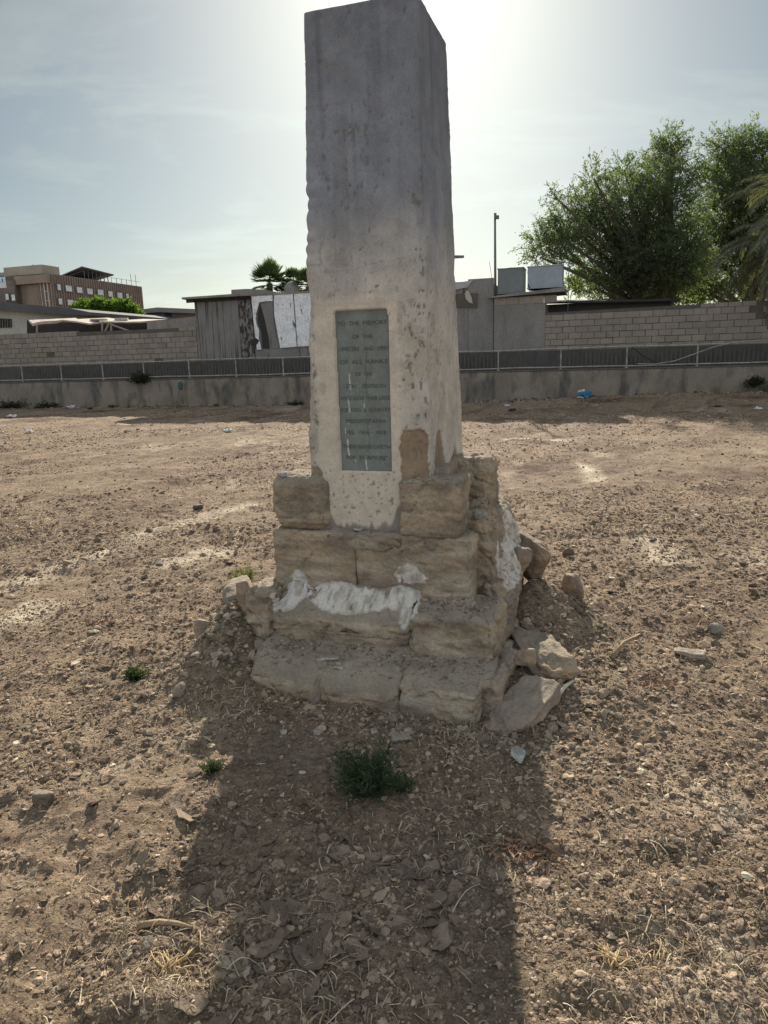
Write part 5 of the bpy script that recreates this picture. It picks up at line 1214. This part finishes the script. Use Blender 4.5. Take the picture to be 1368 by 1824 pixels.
fanpalm(550, 510, 44, 1.0, 40, 'fan palm half hidden by the left edge of the monument', 3)
dm = at(520, 516, 44); v, f = boxgrid((1, 1, 1), .2); v = v/np.linalg.norm(v, axis=1)[:, None]; v = v*np.array([.46, .46, .46]); 
de = empty('domed_tank', (dm.x, 44, 0), 0, 'grey round-topped tank in front of the right fan palm', 'water tank')
mesh('tank_shell', v+np.array([0, 0, dm.z]), f, GREYB, de); mb = MB(); mb.tube([(0, 0, 0), (0, 0, dm.z)], .46, 16); mb.build('tank_stand', GREYB, de)

def datepalm(base, cz, nf, R_, label, seed):
    e = empty('date_palm', base, 0, label, 'palm tree'); rg = random.Random(seed)
    mb = MB(); pts = [(0.05*math.sin(i), 0, cz*i/6) for i in range(7)]; mb.tube(pts, [.30, .25, .24, .23, .24, .26, .30], 10); mb.build('trunk', BARK, e, smooth=True)
    for q in range(nf):
        a = rg.uniform(0, 6.28); el = rg.uniform(-.35, 1.35); L = R_*rg.uniform(.8, 1.1); p = Vector((0, 0, cz)); pts = [p.copy()]; fr = MB()
        for j in range(12):
            d_ = Vector((cos(a)*cos(el), sin(a)*cos(el), sin(el))); p = p+d_*L/12; el -= .12+.06*rg.random(); pts.append(p.copy())
            s = Vector((-sin(a), cos(a), 0)); u = s.cross(d_)
            if j > 0:
                for m_ in range(4):
                    c_ = p-d_*(L/12)*m_/4; l = .42*(1-abs(j-6)/11)
                    for sg in (-1, 1):
                        dd = (d_*.65+s*sg*.75+u*.25+Vector((rg.gauss(0, .06), rg.gauss(0, .06), -.12+rg.gauss(0, .06)))).normalized(); w_ = dd.cross(u).normalized()*.02
                        fr.add([c_, c_+dd*l*.5+w_, c_+dd*l-Vector((0, 0, .04)), c_+dd*l*.5-w_], [(0, 1, 2, 3)])
        mb = MB(); mb.tube(pts, [.022-.0015*j for j in range(13)], 4); o_ = mb.build('frond', BARK, e); fr.build('leaflets', LF4, o_)
pb_ = wallpt(13.2, 1.5); datepalm((pb_.x, pb_.y, 0), 4.5, 64, 3.0, 'drooping grey-green date palm at the right edge hanging over the block wall', 5)
pb_ = wallpt(13.9, 2.6); datepalm((pb_.x, pb_.y, 0), 6.0, 50, 2.9, 'taller date palm just outside the right edge of the big tree', 6)

# ---------------------------------------------------------------- growth and rubbish along the wall foot
def wq(s, off): 
    p = wallpt(s, off); return (p.x, p.y, ghl(p.x, p.y))
DKL = leafmat('dark_leaf', (.045, .06, .032), (.025, .032, .02), .2)
def shrub(s, off, z, R_, n, label, seed, lm=DKL, L=.09):
    p = wallpt(s, off, z); rg = np.random.RandomState(seed); e = empty('wall_shrub', p, 0, label, 'shrub'); mb = MB(); PP = []; DD = []
    for _ in range(n):
        d_ = rg.normal(size=3); d_[2] = abs(d_[2])*.7-.1; d_ /= np.linalg.norm(d_); d_ *= np.array([1.3, .5, .8]); q_ = d_*R_*rg.uniform(.4, 1); mb.tube([(0, 0, 0), tuple(q_*.5+rg.normal(0, .03, 3)), tuple(q_)], [.008, .006, .003], 3)
        t = rg.uniform(.2, 1, 14)[:, None]; PP.append(q_*t+rg.normal(0, .05, (14, 3))); DD.append(rg.normal(size=(14, 3)))
    D_ = np.concatenate(DD); D_ /= np.linalg.norm(D_, axis=1)[:, None]; V_, F_ = leaves(np.concatenate(PP), D_, L, .02, seed); mb.build('stem', BARK, e); mesh('foliage', V_, F_, lm, e, smooth=False)
shrub(-9.95, -.05, 1.1, .55, 90, 'dark dead shrub caught in the railing at left', 1)
shrub(-16.2, -.5, .05, .75, 90, 'dark tangled weeds heaped at the wall foot at far left', 2); shrub(-14.4, -.35, .05, .5, 60, 'smaller dark weeds at the wall foot right of the tangled heap', 3)
shrub(12.9, -.25, .35, .55, 110, 'green weeds at the wall foot at far right', 4, LF1); shrub(12.2, -.1, .6, .3, 40, 'small dark growth on the low wall near the right edge', 5)
shrub(-3.3, -.2, .0, .35, 50, 'dark weeds at the wall foot just left of the monument', 6)
def crumple(name, loc, size, m, label, seed, cat='rubbish'):
    q, f, dr = rockmesh(size, seed, .12, 12, 30); q = q+dr*(fbm(q[:, 0]*22, q[:, 1]*22, q[:, 2]*22, seed=seed, o=2)*max(size)*.25)[:, None]; q[:, 2] -= q[:, 2].min(); return tag(mesh(name, q, f, m, loc=loc, smooth=False), label, cat)
BLP = mat('blue_plastic', (.05, .20, .36), scale=6, rough=.4); WHP = mat('white_plastic', (.68, .68, .66), scale=6, rough=.5); GRC = mat('teal_cloth', (.06, .16, .15), scale=6); DKC = mat('dark_rag', (.06, .055, .05), scale=6)
crumple('plastic_bag', wq(7.15, -.9), (.26, .16, .11), BLP, 'crumpled blue plastic bag in front of the far wall at right', 1)
crumple('paper_scrap', wq(7.0, -.75), (.12, .08, .16), WHP, 'white scrap sticking up behind the blue bag', 2)
hang = wallpt(-8.2, -.06, .72); crumple('hanging_rag', hang, (.10, .05, .17), GRC, 'teal rag hanging on the low wall left of the monument', 3, cat='rag')
rg_ = random.Random(12)
for i, (px, py, m, c_, lab) in enumerate([(100, 722, WHP, 'paper', 'white crumpled paper by the weeds at the wall foot, far left'), (128, 728, WHP, 'paper', 'flat white wrapper right of the crumpled paper at far left'), (22, 742, WHP, 'paper', 'white wrapper at the shade edge at far left'), (125, 720, DKC, 'rag', 'dark rag at the wall foot at left'), (160, 730, DKC, 'rag', 'small dark rag in the shade at left'),
        (200, 728, DKC, 'rag', 'dark rag lying alone before the low wall at left'), (385, 726, DKC, 'rag', 'long dark rag at the wall foot below the white sheets'), (430, 722, WHP, 'paper', 'pale sheet of paper at the wall foot left of the monument'), (405, 768, WHP, 'paper', 'white scrap in the sunny field just past the shade'), (0, 768, WHP, 'bag', 'white plastic bag at the left edge of the field'), (52, 768, WHP, 'paper', 'flat white scrap near the left edge of the field'),
        (940, 708, WHP, 'paper', 'white scrap at the wall foot right of the monument'), (903, 727, WHP, 'paper', 'small white flake in the shade right of the monument'), (912, 731, DKC, 'rag', 'small dark rag in the shade right of the monument'), (1022, 712, DKC, 'rag', 'thin dark rag left of the blue bag'), (1092, 704, DKC, 'rag', 'dark rag right of the blue bag'), (1175, 697, WHP, 'paper', 'white scrap standing at the wall foot under the tree'), (1330, 699, WHP, 'paper', 'pale blue-white scrap by the weeds at far right'), (1277, 727, DKC, 'rag', 'dark rag in the shade of the tree at far right'), (1350, 729, WHP, 'paper', 'flat white scrap in the shade at the right edge'), (1035, 720, WHP, 'paper', 'thin white strip below the blue bag'), (60, 1412, WHP, 'paper', None)]):
    if lab is None: continue
    q = gpt(px, py+3); k_ = q[1]/26; s_ = rg_.uniform(.07, .13)*k_
    crumple({'paper': 'paper_scrap', 'rag': 'dark_rag', 'bag': 'plastic_bag'}[c_], (q[0], q[1], ghl(*q)), (s_*1.6, s_, s_*.45), m, lab, 50+i)
